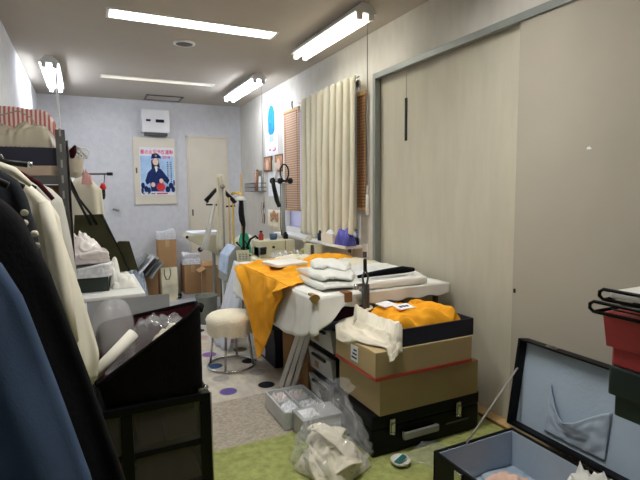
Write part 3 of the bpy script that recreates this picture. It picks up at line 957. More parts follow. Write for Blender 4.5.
# tray and bag on the tower
tr = thing('sewing_tray', 'grey blue open tray on top of the drawer tower', 'tray', (1.36, 2.48, .54))
mb = MB(); mb.box(1.16, 1.56, 2.345, 2.66, .541, .549, .003)
for a in ((1.155, 1.565, 2.34, 2.347), (1.155, 1.565, 2.655, 2.662), (1.155, 1.162, 2.34, 2.662), (1.558, 1.565, 2.34, 2.662)):
    mb.box(*a, .541, .585, .002)
part('body', mb, mat('slate_plastic', rgb(78, 86, 102), .4), tr)
single('purple_pouch', MB().heap(1.36, 2.46, .549, .30, .18, .095, 6, .1, p=4, amp=.15), M_PURPLE, 'purple checked pouch in the tray below the tablecloth', 'pouch')
single('black_strap', MB().tube([(1.19, 2.37, .60), (1.21, 2.42, .625), (1.25, 2.47, .63), (1.22, 2.53, .61), (1.18, 2.50, .592), (1.17, 2.42, .592)], .011, 8, flat=.6), M_BLACKP, 'black strap coil at the left end of the tray', 'strap')

# black trunk with boxes
tk = thing('trunk', 'closed black trunk with metal catches under the beige boxes', 'trunk', (1.53, 2.1, .012))
mb = MB(); mb.box(1.19, 1.868, 1.90, 2.31, .013, .152, .008); part('body', mb, M_LEATHER, tk)
mb = MB(); mb.box(1.188, 1.870, 1.898, 2.312, .155, .222, .010); part('lid', mb, M_LEATHER, tk)
for x in (1.30, 1.72):
    mb = MB(); mb.box(x - .016, x + .016, 1.888, 1.899, .115, .195, .004); mb.box(x - .011, x + .011, 1.880, 1.89, .13, .175, .003); mb.tube([(x - .012, 1.883, .125), (x, 1.876, .12), (x + .012, 1.883, .125)], .004, 6)
    part('catch', mb, M_CHROME, tk)
mb = MB(); mb.box(1.365, 1.375, 1.885, 1.90, .075, .11, .002); mb.box(1.565, 1.575, 1.885, 1.90, .075, .11, .002)
mb.box(1.36, 1.58, 1.872, 1.89, .074, .112, .008, seg=3)
part('carry_handle', mb, mat('grey_handle', rgb(160, 160, 156), .45, .4), tk, 'grey carry handle with rounded ends')
mb = MB(); mb.box(1.64, 1.80, 1.897, 1.899, .082, .092); part('trim_strip', mb, M_STEEL, tk)
bx = thing('kraft_box', 'beige box standing directly on the black trunk', 'box', (1.54, 2.1, .223))
mb = MB(); mb.box(1.222, 1.845, 1.885, 2.295, .2235, .405, .004); part('body', mb, M_KRAFT, bx)
bx2 = thing('kraft_box', 'beige box with red edging under the navy tray', 'box', (1.5, 2.08, .40))
mb = MB(); mb.box(1.182, 1.775, 1.860, 2.262, .432, .555, .004); part('lid', mb, M_KRAFT, bx2)
mb = MB(); mb.box(1.180, 1.777, 1.858, 2.264, .414, .433, .003); part('edging', mb, M_RED, bx2, 'red edging strip')
mb = MB(); mb.box(1.19, 1.765, 1.89, 2.25, .4055, .416); part('base', mb, M_KRAFT, bx2)
mb = MB(); mb.box(1.1795, 1.1815, 2.02, 2.09, .455, .535); st = part('paper_label', mb, M_PAPER, bx2, 'small white label')
mb = MB()
for k in range(3):
    mb.box(1.178, 1.18, 2.03, 2.08 - .01 * k, .47 + .02 * k, .478 + .02 * k)
part('print_marks', mb, M_INK, st)
nt_ = thing('navy_tray', 'navy box tray holding orange clothes on the beige boxes', 'box tray', (1.54, 2.06, .556))
mb = MB(); mb.box(1.315, 1.785, 1.87, 2.245, .5565, .565)
for a in ((1.31, 1.79, 1.868, 1.876), (1.31, 1.79, 2.242, 2.25), (1.31, 1.318, 1.868, 2.25), (1.782, 1.79, 1.868, 2.25)):
    mb.box(*a, .5565, .645, .002)
part('body', mb, M_NAVYBOX, nt_)
oc = thing('orange_clothes', 'crumpled orange clothes piled in the navy tray', 'clothes', (1.52, 2.07, .566))
mb = MB(); mb.heap(1.55, 2.06, .566, .445, .335, .135, 31, 0, p=7, amp=.16, freq=5, n=80, m=60, ridge=.30)
part('cloth', mb, M_ORANGE, oc)
for i, (x, y, r) in enumerate(((1.42, 2.13, .35), (1.47, 2.04, .1))):
    mb = MB(); mb.box(x - .05, x + .05, y - .035, y + .035, .705, .7075, 0, rot=(.12, 0, r))
    c = single('paper_tag', mb, M_PAPER, ['far white paper tag on the orange clothes', 'near white paper tag with dark print on the orange clothes'][i], 'paper tag', 'paper tags on the orange clothes')
    if i:
        mb = MB()
        for k in range(3):
            mb.box(x - .03 + .022 * k, x - .014 + .022 * k, y - .012, y + .01, .7075, .7085, 0, rot=(.12, 0, r), pivot=(x, y, .70625))
        part('print_marks', mb, M_INK, c)
# white glove / sock over the box corner
gl = thing('white_garment', 'off-white knitted garment hanging over the beige box corner', 'garment', (1.27, 2.05, .56))
mb = MB()
GP = [(1.40, 2.31, .13), (1.31, 2.29, .16), (1.25, 2.22, .18), (1.25, 2.12, .17), (1.262, 2.01, .14), (1.285, 1.92, .115), (1.295, 1.862, .09), (1.298, 1.846, .07)]
def support(x, y):
    if y < 1.848 or x < 1.160: return .46
    if y > 2.262: return .575
    if 1.296 < x: return .648 if y > 1.864 else .50
    return .556
def glv(u, v):
    t = u * (len(GP) - 1); i = min(int(t), len(GP) - 2); f = t - i
    a, b = GP[i], GP[i + 1]
    px, py, w = (a[k] + (b[k] - a[k]) * f for k in range(3))
    dx, dy = b[0] - a[0], b[1] - a[1]
    l = math.hypot(dx, dy)
    o = (v - .5) * w * (1 + .25 * noise.noise(Vector((u * 6, v * 2, 3))))
    x, y = px - dy / l * o, py + dx / l * o
    acc = 0
    for k in range(16):
        r_ = .015 if k < 8 else .032
        acc += support(x + r_ * math.cos(k * PI / 4), y + r_ * math.sin(k * PI / 4))
    z = max(acc / 16, support(x, y) if x > 1.18 and y > 1.86 else 0) + .010
    e = 1 - abs(2 * v - 1) ** 2.5
    z += e * (.018 + .02 * noise.noise(Vector((u * 5, v * 2.5, 8))) + .014 * math.exp(-(noise.noise(Vector((u * 4 + v * 3, v * 3, 2))) / .14) ** 2))
    return (x, y, z)
mb.grid(glv, 70, 26)
part('cloth', mb, mat('off_white_knit', rgb(226, 219, 200), .95, var=.06, wrk=.5, wsc=7), gl, solid=.006)

# plastic trays on floor
t1 = thing('divided_tray', 'pale grey divided tray of wrapped parts on the floor', 'tray', (1.04, 2.52, .01))
mb = MB()
mb.box(.925, 1.155, 2.36, 2.67, .0135, .02)
for a in ((.915, 1.165, 2.35, 2.36), (.915, 1.165, 2.67, 2.68), (.915, .925, 2.35, 2.68), (1.155, 1.165, 2.35, 2.68)):
    mb.box(*a, .0135, .11, .003)
for a in ((1.035, 1.041, 2.36, 2.67), (.925, 1.155, 2.515, 2.521)):
    mb.box(*a, .02, .10, .002)
part('body', mb, mat('grey_white_plastic', rgb(206, 210, 210), .35), t1)
k = 0
for x in (.98, 1.098):
    for y in (2.438, 2.595):
        mb = MB().heap(x, y, .021, .10, .14, .088, 40 + k, 0, p=6, amp=.15, freq=30, n=26, m=30, ridge=.35)
        single('wrapped_part', mb, M_PINKW if k % 2 else M_PAPER, ['white wrapped bundle in the near left tray cell', 'white wrapped bundle in the far left tray cell', 'white wrapped bundle in the near right tray cell', 'white wrapped bundle in the far right tray cell'][k], 'bundle', 'wrapped bundles in the divided tray')
        k += 1
t2 = thing('lidded_case', 'grey translucent lidded case on the floor before the drawers', 'case', (1.15, 2.28, .012))
mb = MB(); mb.box(.955, 1.178, 2.19, 2.338, .0135, .112, .008); part('body', mb, M_GREYT, t2)
mb = MB(); mb.box(.950, 1.183, 2.185, 2.343, .113, .130, .006); part('lid', mb, M_GREYT, t2)
mb = MB(); mb.box(.97, 1.06, 2.21, 2.31, .1295, .1315); part('paper_label', mb, M_PAPER, t2)

# clear plastic bag with cream cloth
pb = thing('plastic_bag', 'clear plastic bag of cream cloth on the green carpet', 'bag', (1.0, 1.95, .012))
def bagfn(u, v):
    a = 2 * PI * u
    z = v
    prof = [(0, .155), (.15, .175), (.45, .165), (.7, .12), (.85, .075), (.92, .07), (1.0, .11)]
    for i in range(len(prof) - 1):
        if prof[i][0] <= z <= prof[i + 1][0]:
            t = (z - prof[i][0]) / (prof[i + 1][0] - prof[i][0]); r = prof[i][1] + t * (prof[i + 1][1] - prof[i][1])
    ca, sa = math.cos(a), math.sin(a)
    q = Vector((ca * 2.2, sa * 2.2, z * 4))
    r *= 1 + .26 * noise.noise(q * 1.2) - .16 * math.exp(-(noise.noise(q * 1.8) / .1) ** 2) + .08 * noise.noise(q * 4)
    hz = .014 + z * .31
    return (.985 + r * ca * 1.0 + .10 * z * z, 1.935 + r * sa * .95 + .17 * z * z, hz + .012 * math.sin(3 * a) * z)
mb = MB(); mb.grid(bagfn, 90, 50); bmesh.ops.remove_doubles(mb.bm, verts=mb.bm.verts, dist=.0008)
part('film', mb, M_PLAST, pb)
single('cream_heap', MB().heap(.985, 1.92, .0145, .27, .27, .13, 61, .4, p=3, amp=.25, freq=6, n=50, m=46, ridge=.2), M_CREAMC, 'crumpled cream cloth heap at the bottom of the clear plastic bag', 'cloth')
GL = [('left slanting', [(.885, 1.80, .03), (.885, 1.90, .08), (.92, 2.02, .07)], .075, .022),
      ('rear', [(.92, 2.03, .07), (1.0, 2.04, .13), (1.09, 1.98, .07)], .11, .025),
      ('topmost', [(.93, 2.05, .17), (.96, 1.97, .185), (1.01, 1.89, .14), (1.06, 1.83, .06)], .085, .022),
      ('middle', [(.95, 1.90, .13), (1.01, 1.95, .155), (1.06, 2.0, .15), (1.09, 2.03, .1)], .08, .022),
      ('front', [(.92, 1.82, .06), (.99, 1.81, .10), (1.07, 1.84, .07)], .085, .02)]
for i, (nm, pts, wd, th) in enumerate(GL):
    mb = MB().strip(pts, wd, th, 60 + i)
    single('cream_glove', mb, M_CREAMC, nm + ' cream cloth piece inside the clear plastic bag', 'cloth')
# dish
ds = thing('small_dish', 'small white dish on the green carpet before the trunk', 'dish', (1.285, 1.80, .012))
mb = MB(); mb.lathe([(.028, 0), (.040, .008), (.048, .026), (.045, .026), (.036, .010), (.004, .006)], (1.285, 1.80, .0125), 28); part('bowl', mb, mat('white_ceramic', rgb(226, 224, 216), .25), ds)
mb = MB(); mb.box(1.250, 1.320, 1.788, 1.812, .030, .042, .003, rot=(0, -.12, .35)); single('teal_clip', mb, M_TEAL, 'teal clip lying in the small white dish', 'clip')
mb = MB().heap(1.47, 1.80, .0125, .22, .20, .035, 77, .5, amp=.5, freq=12, ridge=.4)
single('plastic_wrap', mb, M_PLAST, 'crumpled clear plastic sheet between the trunk and open suitcase', 'plastic wrap')

# open suitcase
sc_ = thing('suitcase', 'open black suitcase with pale blue lining', 'suitcase', (1.51, 1.15, .012))
SX0, SX1, SY0, SY1, SZ = 1.284, 1.745, .80, 1.56, .20
mb = MB()
mb.box(SX0, SX1, SY0, SY1, .0135, .024, .003)
for a in ((SX0, SX0 + .014, SY0, SY1), (SX1 - .014, SX1, SY0, SY1), (SX0, SX1, SY0, SY0 + .014), (SX0, SX1, SY1 - .014, SY1)):
    mb.box(*a, .0135, SZ, .003)
part('base_shell', mb, M_LEATHER, sc_)
mb = MB()
i0 = .015
for a in ((SX0 + i0, SX0 + i0 + .004, SY0 + i0, SY1 - i0), (SX1 - i0 - .004, SX1 - i0, SY0 + i0, SY1 - i0), (SX0 + i0, SX1 - i0, SY0 + i0, SY0 + i0 + .004), (SX0 + i0, SX1 - i0, SY1 - i0 - .004, SY1 - i0)):
    mb.box(*a, .025, SZ - .006)
mb.box(SX0 + i0, SX1 - i0, SY0 + i0, SY1 - i0, .024, .030)
part('base_lining', mb, M_LINING, sc_, 'pale blue lining')
ang = .15
LH = .408
Rm = Matrix.Rotation(ang, 3, 'Y')
def lidpt(a, y, dpt):   # a along the lid height, dpt outward towards the wall
    v = Rm @ Vector((dpt, 0, a))
    return Vector((SX1 + .004 + v.x, y, SZ + .006 + v.z))
def lidbox(mb, a0, a1, y0, y1, d0, d1):
    vs = [mb.bm.verts.new(lidpt(a, y, d)) for a in (a0, a1) for y in (y0, y1) for d in (d0, d1)]
    for f in ((0, 1, 3, 2), (4, 6, 7, 5), (0, 4, 5, 1), (2, 3, 7, 6), (0, 2, 6, 4), (1, 5, 7, 3)):
        mb.bm.faces.new([vs[i] for i in f])
LY0, LY1 = .80, 1.595
mb = MB()
lidbox(mb, 0, LH, LY0, LY1, .060, .068)
for a in ((0, .012, LY0, LY1), (LH - .008, LH, LY0, LY1), (0, LH, LY0, LY0 + .012), (0, LH, LY1 - .012, LY1)):
    lidbox(mb, *a, 0, .065)
lid = part('lid_shell', mb, M_LEATHER, sc_)
mb = MB(); lidbox(mb, .012, LH - .008, LY0 + .012, LY1 - .012, .050, .058); part('lid_lining', mb, M_LINING, lid, 'pale blue lining')
def pocket(u, v):
    y = 1.425 - u * .28
    tp = [(0, .245), (.12, .185), (.25, .135), (.38, .118), (.55, .138), (.72, .178), (.88, .212), (1, .232)]
    for i in range(len(tp) - 1):
        if tp[i][0] <= u <= tp[i + 1][0]:
            top = tp[i][1] + (tp[i + 1][1] - tp[i][1]) * (u - tp[i][0]) / (tp[i + 1][0] - tp[i][0])
    a = .032 + v * (top - .032)
    bulge = math.sin(u * PI) ** .6 * v * .034 + .008 * noise.noise(Vector((u * 8, v * 5, 2))) + .012 * math.sin(u * 9 + v * 4) * v * math.sin(u * PI)
    return lidpt(a, y, .047 - max(0, bulge))
mb = MB(); mb.grid(pocket, 36, 16); part('lid_pocket', mb, M_LINING, lid, 'slack pocket sewn to the lid lining', solid=.004)
for y in (1.42, 1.08):
    mb = MB(); lidbox(mb, LH - .004, LH + .008, y - .03, y + .03, .005, .02); lidbox(mb, LH + .004, LH + .014, y - .012, y + .012, .0, .012); part('catch', mb, M_CHROME, lid)
mb = MB(); mb.tube([lidpt(.27, LY1 - .014, .006), (1.455, SY1 - .012, SZ - .004)], .006, 6, flat=.4); part('stay_strap', mb, M_STRAP, sc_, 'grey stay strap holding the lid')
for y in (1.40, 1.05):
    mb = MB(); mb.box(SX0 - .01, SX0 + .002, y - .02, y + .02, .12, .19, .003); mb.tube([(SX0 - .012, y - .015, .13), (SX0 - .018, y, .11), (SX0 - .012, y + .015, .13)], .004, 6); part('catch', mb, M_CHROME, sc_)
single('salmon_garment', MB().heap(1.50, 1.30, .031, .30, .34, .10, 80, .1, amp=.3, ridge=.3), M_SKINP, 'pale salmon garment lying in the open suitcase', 'garment')
single('blue_garment', MB().heap(1.61, 1.44, .031, .20, .16, .04, 83, -.3, amp=.3, ridge=.3), M_LINING, 'pale blue cloth at the hinge side of the open suitcase', 'cloth')
single('plastic_sleeve', MB().heap(1.36, 1.40, .031, .11, .26, .115, 84, .1, amp=.3, ridge=.3), M_PLAST, 'clear plastic sleeve at the catch side of the suitcase', 'plastic sleeve')
single('white_garment', MB().heap(1.655, 1.05, .031, .16, .34, .23, 85, .1, amp=.35, freq=12, ridge=.4), M_WCLOTH, 'white frilled garment in the near end of the open suitcase', 'garment')

# right edge: stand with red and green boxes
sd = thing('small_table', 'small table under the bottle-green box', 'table', (1.46, .45, 0))
mb = MB(); mb.box(1.28, 1.66, .22, .68, .705, .729, .004); part('tabletop', mb, M_WOODD, sd)
for x in (1.31, 1.63):
    for y in (.25, .65):
        mb = MB(); mb.box(x - .015, x + .015, y - .015, y + .015, .0125, .706, .002); part('leg', mb, M_WOODD, sd)
gb = thing('green_box', 'bottle-green lidded box under the red box at the right edge', 'box', (1.42, .5, .73))
mb = MB(); mb.box(1.192, 1.62, .24, .742, .7305, .80, .006); part('body', mb, M_DKGREEN, gb)
mb = MB(); mb.box(1.178, 1.64, .22, .752, .787, .862, .006); part('lid', mb, M_DKGREEN, gb)
rb = thing('red_box', 'red lidded box on top of the bottle-green box', 'box', (1.41, .5, .862))
mb = MB(); mb.box(1.184, 1.62, .24, .750, .8635, .93, .006); part('body', mb, M_REDBOX, rb)
mb = MB()
mb.rings([[(1.172, .225, .913), (1.63, .225, .913), (1.63, .757, .913), (1.172, .757, .913)], [(1.160, .216, 1.002), (1.64, .216, 1.002), (1.64, .763, 1.002), (1.160, .763, 1.002)]], smooth=False)
part('lid', mb, M_REDBOX, rb)
for i, (z, x0, y1, lab) in enumerate(((1.010, 1.108, .762, 'lower black wire tray on the red box'), (1.040, 1.128, .752, 'upper black wire tray on the lower wire tray'))):
    t = thing('wire_tray', lab, 'wire tray', (1.35, .5, z), 'black wire trays on the red box')
    mb = MB()
    for xx in (x0, 1.60):
        mb.tube([(xx, .24, z), (xx, y1 - .01, z), (xx, y1, z + .007), (xx, y1, z + .018), (xx, y1 - .01, z + .025), (xx, .24, z + .025)], .0045, 8)
    for zz in (z, z + .025):
        mb.tube([(x0, .24, zz), (1.60, .24, zz)], .0045, 8)
    mb.tube([(x0, y1 - .012, z), (1.60, y1 - .012, z)], .0045, 8)
    part('rim', mb, M_BLACK, t)
    for k in range(7):
        xx = x0 + .06 + k * .06
        mb = MB(); mb.tube([(xx, .24, z), (xx, y1 - .012, z)], .0025, 6); part('wire', mb, M_BLACK, t)
mb = MB(); mb.box(1.14, 1.59, .26, .735, 1.0435, 1.062, .005)
single('folded_white_cloth', mb, M_WCLOTH, 'flat white folded cloth in the upper wire tray', 'cloth')
mb = MB(); mb.lathe([(.03, 0), (.032, .004), (.032, .055), (.026, .066), (.026, .075), (.003, .078)], (1.285, .70, 1.0625), 20)
single('white_jar', mb, M_WHITE, 'small white jar at the right edge on the folded cloth', 'jar')

# ------------------------------------------------------------------ stool, bin, back cartons
so = thing('stool', 'round stool with cream cushion cover and chrome legs', 'stool', (.93, 3.48, 0))
cx, cy = .93, 3.48
mb = MB(); mb.lathe([(.155, .335), (.16, .34), (.16, .36), (.15, .365)], (cx, cy, 0), 32); part('seat_board', mb, M_WOOD, so)
mb = MB()
def cush(k, t):
    pr = [(.03, .462), (.09, .46), (.14, .448), (.172, .425), (.180, .40), (.172, .372), (.176, .35), (.17, .335)]
    return pr
loops = []
for r, z in [(.005, .425), (.06, .426), (.11, .422), (.15, .412), (.172, .395), (.181, .372), (.178, .345), (.176, .315), (.170, .285), (.164, .262)]:
    lp = []
    for k in range(48):
        a = 2 * PI * k / 48
        low = max(0, (.37 - z) / .10)
        rr_ = r * (1 + .06 * low * math.sin(a * 11 + z * 9) + .035 * noise.noise(Vector((math.cos(a) * 3, math.sin(a) * 3, z * 20))))
        lp.append((cx + rr_ * math.cos(a), cy + rr_ * math.sin(a), z + .035 * low * noise.noise(Vector((math.cos(a) * 3, math.sin(a) * 3, 3)))))
    loops.append(lp)
mb.rings(loops, cap1=False); part('cushion', mb, mat('cream_fleece', rgb(240, 233, 212), .95, var=.06, bump=.6, bscale=90), so, 'cream fleecy cushion cover')
for k in range(4):
    a = PI / 4 + k * PI / 2 + .25
    mb = MB(); mb.tube([(cx + .125 * math.cos(a), cy + .125 * math.sin(a), .337), (cx + .165 * math.cos(a), cy + .165 * math.sin(a), .022)], .009, 8); part('leg', mb, M_CHROME, so)
mb = MB(); mb.tube([(cx + .175 * math.cos(2 * PI * k / 40), cy + .175 * math.sin(2 * PI * k / 40), .018) for k in range(41)], .009, 8); part('foot_ring', mb, M_CHROME, so)

bn = thing('waste_bin', 'grey green round waste bin beyond the stool', 'waste bin', (1.045, 4.80, 0))
mb = MB(); mb.lathe([(.085, .001), (.088, .004), (.110, .275), (.114, .282), (.110, .286), (.104, .275), (.084, .01), (.003, .01)], (1.045, 4.80, 0), 36); part('body', mb, M_BIN, bn)

def carton(label, x0, x1, y0, y1, h, m=None, flaps=False, z0=0.0, rz=0):
    t = thing('carton', label, 'carton', ((x0 + x1) / 2, (y0 + y1) / 2, z0))
    q = MB()
    if flaps:
        for a in ((x0, x1, y0, y0 + .006), (x0, x1, y1 - .006, y1), (x0, x0 + .006, y0, y1), (x1 - .006, x1, y0, y1)):
            q.box(*a, z0 + .001, z0 + h)
        q.box(x0, x1, y0, y1, z0 + .001, z0 + .008)
    else:
        q.box(x0, x1, y0, y1, z0 + .001, z0 + h, .004)
    part('body', q, m or M_CARD, t)
    if flaps:
        q = MB(); q.box(x0 - .09, x0, y0 + .01, y1 - .01, z0 + h - .004, z0 + h, rot=(0, -.5, 0), pivot=(x0, y0, z0 + h)); part('flap', q, m or M_CARD, t)
        q = MB(); q.box(x0 + .01, x1 - .01, y1, y1 + .09, z0 + h - .004, z0 + h, rot=(.6, 0, 0), pivot=(x0, y1, z0 + h)); part('flap', q, m or M_CARD, t)
    else:
        q = MB(); q.box((x0 + x1) / 2 - .025, (x0 + x1) / 2 + .025, y0 - .001, y0 + .002, z0 + h - .09, z0 + h + .001); part('tape', q, mat('packing_tape', rgb(190, 160, 120), .3), t)
    return t
carton('tall stacked brown carton against the back wall below the hatch', .81, 1.03, 6.42, 6.66, .40, z0=.31)
carton('lower brown carton below the tall one by the back wall', .80, 1.035, 6.40, 6.66, .308)
carton('squat brown carton under a paper pile before the back door', 1.10, 1.31, 6.28, 6.58, .38)
carton('open brown carton with flaps by the ironing stand', 1.30, 1.50, 5.95, 6.2, .37, flaps=True)
carton('brown carton at the left under the grey bundles', .56, .755, 6.15, 6.50, .40)
single('paper_pile', folded(MB(), .92, 6.53, .711, .22, .21, .11, .1, 2, 6, 2.5), M_CRUMP, 'crumpled white paper pile on the tall brown carton', 'paper pile')
single('paper_pile', folded(MB(), 1.205, 6.42, .381, .235, .26, .12, -.1, 7, 6, 2.5), M_CRUMP, 'white paper pile on the squat brown carton', 'paper pile')
for i in range(4):
    mb = MB(); mb.box(.54 + i * .05, .56 + i * .05, 5.98, 6.2, .36 - .03 * i, .62 - .035 * i, .003, rot=(0, .75, .1 * i))
    single('grey_magazine', mb, [M_GREYM, M_PAPER, M_STEEL, M_GREYM][i], ['grey magazine at the left end of the slumped row by the back wall', 'white magazine second in the slumped row by the back wall', 'dark magazine third in the slumped row by the back wall', 'grey magazine at the right end of the slumped row by the back wall'][i], 'magazine', 'slumped magazines on the left carton')
single('grey_bundle', folded(MB(), .66, 6.36, .401, .22, .26, .11, .2, 6, 5, 1.5), mat('grey_print_paper', rgb(176, 176, 178), .8, var=.4, scale=30), 'grey printed paper bundle on the left brown carton', 'paper bundle')
single('white_sack', MB().heap(.50, 6.05, .0, .24, .3, .42, 90, 0, p=3, amp=.3, ridge=.3), mat('blue_grey_sack', rgb(160, 170, 184), .5, var=.3, scale=14), 'blue grey plastic sack on the floor left of the cartons', 'sack')
pg = thing('paper_bag', 'cream paper carrier bag standing before the tall carton', 'paper bag', (.87, 6.05, 0))
mb = MB()
mb.rings([[(.775, 5.99, .001), (.955, 5.99, .001), (.955, 6.11, .001), (.775, 6.11, .001)], [(.775, 5.985, .2), (.965, 5.985, .2), (.96, 6.12, .2), (.77, 6.12, .2)], [(.775, 6.02, .41), (.965, 6.02, .41), (.965, 6.06, .41), (.775, 6.06, .41)]], cap1=False, smooth=False)
part('body', mb, mat('cream_paper', rgb(226, 218, 186), .6, var=.2, scale=7), pg)
mb = MB(); mb.tube([(.815, 6.015, .40), (.81, 6.0, .33), (.83, 5.995, .27), (.86, 5.995, .27), (.885, 6.0, .33), (.88, 6.015, .40)], .006, 6); part('handle', mb, M_STEEL, pg)
mb = MB(); mb.sphere((.985, 6.15, .028), .045, sc=(1.1, 1.5, .6)); mb.sphere((.985, 6.10, .02), .035, sc=(1.0, 1.5, .5))
single('black_slipper', mb, M_BLACKP, 'black slipper on the floor beside the paper bag', 'slipper')
# white plastic drape beside the table
def drape(u, v):
    y = 3.80 + .42 * u
    x = 1.18 - .17 * v - .05 * math.sin(u * 3) * v
    return (x - .03 * abs(math.sin(u * 14 + v * 2)) * v, y + .10 * v * (u - .3), .70 - .69 * v)
mb = MB(); mb.grid(drape, 40, 20)
single('plastic_sheet', mb, M_BAGW, 'bluish white plastic sheet hanging at the far table end', 'plastic sheet', solid=.002)

# ------------------------------------------------------------------ sewing bench and machines (beyond the table)
sbn = thing('sewing_bench', 'sewing bench beyond the cloth covered table', 'bench', (1.66, 4.7, 0))
mb = MB(); mb.box(1.375, 1.985, 3.95, 5.55, .665, .695, .004); part('benchtop', mb, M_IVORY, sbn)
for x in (1.41, 1.94):
    for y in (4.0, 5.5):
        mb = MB(); mb.box(x - .02, x + .02, y - .02, y + .02, 0, .666, .003); part('leg', mb, M_GREYM, sbn)
mc = thing('sewing_machine', 'cream sewing machine base with a dark knob', 'sewing machine', (1.64, 4.4, .695))
mb = MB(); mb.box(1.44, 1.80, 4.28, 4.52, .696, .85, .008); mb.box(1.44, 1.52, 4.27, 4.45, .696, .80, .01); part('body', mb, M_IVORY, mc)
mb = MB(); mb.tube([(1.58, 4.268, .79), (1.58, 4.285, .79)], .012, 12); part('knob', mb, M_BLACKP, mc)
mb = MB(); mb.box(1.70, 1.705, 4.276, 4.283, .70, .845); part('seam', mb, M_WOODD, mc)
mb = MB(); mb.box(1.42, 1.50, 4.24, 4.262, .73, .80, .004, rot=(.2, 0, .3)); part('dial_plate', mb, M_STEEL, mc)
mb = MB()
for k in range(4):
    mb.box(1.43, 1.49, 4.234, 4.242, .735 + .016 * k, .742 + .016 * k, 0, rot=(.2, 0, .3), pivot=(1.46, 4.25, .765))
part('dial_marks', mb, M_BLACKP, mc)
# grey hooded machine with keypad
hm = thing('hooded_machine', 'slanted grey machine hood with pale blue sheet beyond the table', 'machine', (1.25, 4.55, 0))
mb = MB(); mb.prism([(1.165, .46), (1.195, .70), (1.27, .80), (1.31, .79), (1.335, .62), (1.335, .46)], 4.45, 4.78, 'y'); part('hood', mb, M_GREYM, hm)
mb = MB(); mb.prism([(1.172, .535), (1.193, .70), (1.263, .795), (1.268, .80), (1.188, .706), (1.165, .54)], 4.46, 4.77, 'y'); part('blue_sheet', mb, mat('pale_blue_sheet', rgb(190, 208, 232), .6, var=.2, scale=14), hm, 'pale blue printed sheet')
mb = MB(); mb.box(1.19, 1.235, 4.50, 4.56, 0, .47, .004); mb.box(1.19, 1.235, 4.68, 4.74, 0, .47, .004); mb.box(1.17, 1.25, 4.46, 4.78, 0, .04, .006); part('pedestal', mb, M_WHITE, hm)
kp = thing('control_keypad', 'ivory control keypad on a bracket by the hooded machine', 'keypad', (1.34, 4.42, .63))
mb = MB(); mb.box(1.255, 1.375, 4.385, 4.41, .655, .765, .006, rot=(-.2, 0, 0)); part('case', mb, M_IVORY, kp)
mb = MB()
for i in range(3):
    for j in range(3):
        mb.box(1.275 + i * .03, 1.29 + i * .03, 4.379, 4.386, .675 + j * .022, .687 + j * .022, 0, rot=(-.2, 0, 0), pivot=(1.315, 4.3975, .71))
part('keys', mb, M_GREYM, kp)
mb = MB(); mb.tube([(1.32, 4.415, .71), (1.36, 4.44, .715), (1.41, 4.46, .698)], .012, 8); part('bracket', mb, M_STEEL, kp)
# steel column with clamp and cable loop
cp = thing('column_stand', 'grey steel column with black clamps and a cable loop', 'stand', (1.80, 4.58, .695))
mb = MB(); mb.tube([(1.80, 4.58, .696), (1.81, 4.58, 1.40)], .019, 12); mb.box(1.74, 1.87, 4.52, 4.64, .696, .715, .004); part('column', mb, M_GREYM, cp)
mb = MB(); mb.tube([(1.69, 4.58, 1.412), (1.76, 4.58, 1.42), (1.90, 4.58, 1.418)], .012, 8); part('cross_arm', mb, M_STEEL, cp)
for x in (1.695, 1.775, 1.885):
    mb = MB(); mb.sphere((x, 4.58, 1.42), .030, sc=(1, 1, 1.05)); part('clamp', mb, M_BLACKP, cp)
mb = MB(); mb.tube([(1.69, 4.57, 1.45), (1.70, 4.56, 1.36), (1.73, 4.56, 1.23), (1.755, 4.56, 1.16)], [.020, .022, .026, .02], 8); part('grip', mb, M_BLACKP, cp)
mb = MB(); mb.tube([(1.81 + .0 + .05 * math.sin(t) + .02 * t / 6, 4.57, 1.50 - .085 * math.cos(t)) for t in [.2 + 5.8 * k / 24 for k in range(25)]], .008, 6); part('cable_loop', mb, M_BLACKP, cp)
mb = MB(); mb.tube([(1.705, 4.58, 1.40), (1.70, 4.58, 1.62), (1.71, 4.58, 1.64)], .004, 6); mb.tube([(1.735, 4.58, 1.42), (1.735, 4.58, 1.60)], .014, 8); part('thread_rod', mb, M_WHITE, cp)
mb = MB(); mb.tube([(1.775, 4.57, 1.42), (1.775, 4.565, 1.2), (1.765, 4.56, .96), (1.775, 4.56, .87)], .004, 6); part('thin_cable', mb, M_BLACKP, cp)
# black hose stand with white dome
hs = thing('hose_stand', 'black twisted hose stand with a white dome cap', 'stand', (1.37, 4.66, .695))
mb = MB(); mb.tube([(1.39, 4.60, .70), (1.385, 4.60, .85), (1.395, 4.60, 1.0), (1.38, 4.60, 1.1), (1.375, 4.60, 1.2), (1.37, 4.60, 1.235)], [.012, .012, .016, .018, .02, .024], 10); mb.tube([(1.36, 4.60, 1.21), (1.352, 4.60, 1.12), (1.36, 4.60, 1.04), (1.385, 4.60, .98)], .012, 8); part('hose', mb, M_BLACKP, hs)
mb = MB(); mb.lathe([(.05, 0), (.05, .012), (.036, .035), (.004, .045)], (1.365, 4.60, 1.232), 18); part('dome_cap', mb, M_WHITE, hs)
mb = MB(); mb.tube([(1.40, 4.56, .76), (1.44, 4.55, .85), (1.49, 4.54, .88), (1.53, 4.54, .84), (1.545, 4.54, .74)], .012, 8); mb.tube([(1.30, 4.56, .83), (1.35, 4.54, .76), (1.38, 4.54, .84), (1.42, 4.54, .76), (1.33, 4.54, .72)], .011, 8); part('loop_cables', mb, M_BLACKP, hs)
mb = MB(); mb.tube([(1.325 + .04 * math.cos(t), 4.60 + .04 * math.sin(t), 1.30 + .01 * math.sin(2 * t)) for t in [2 * PI * k / 20 for k in range(21)]], .012, 8, flat=.6)
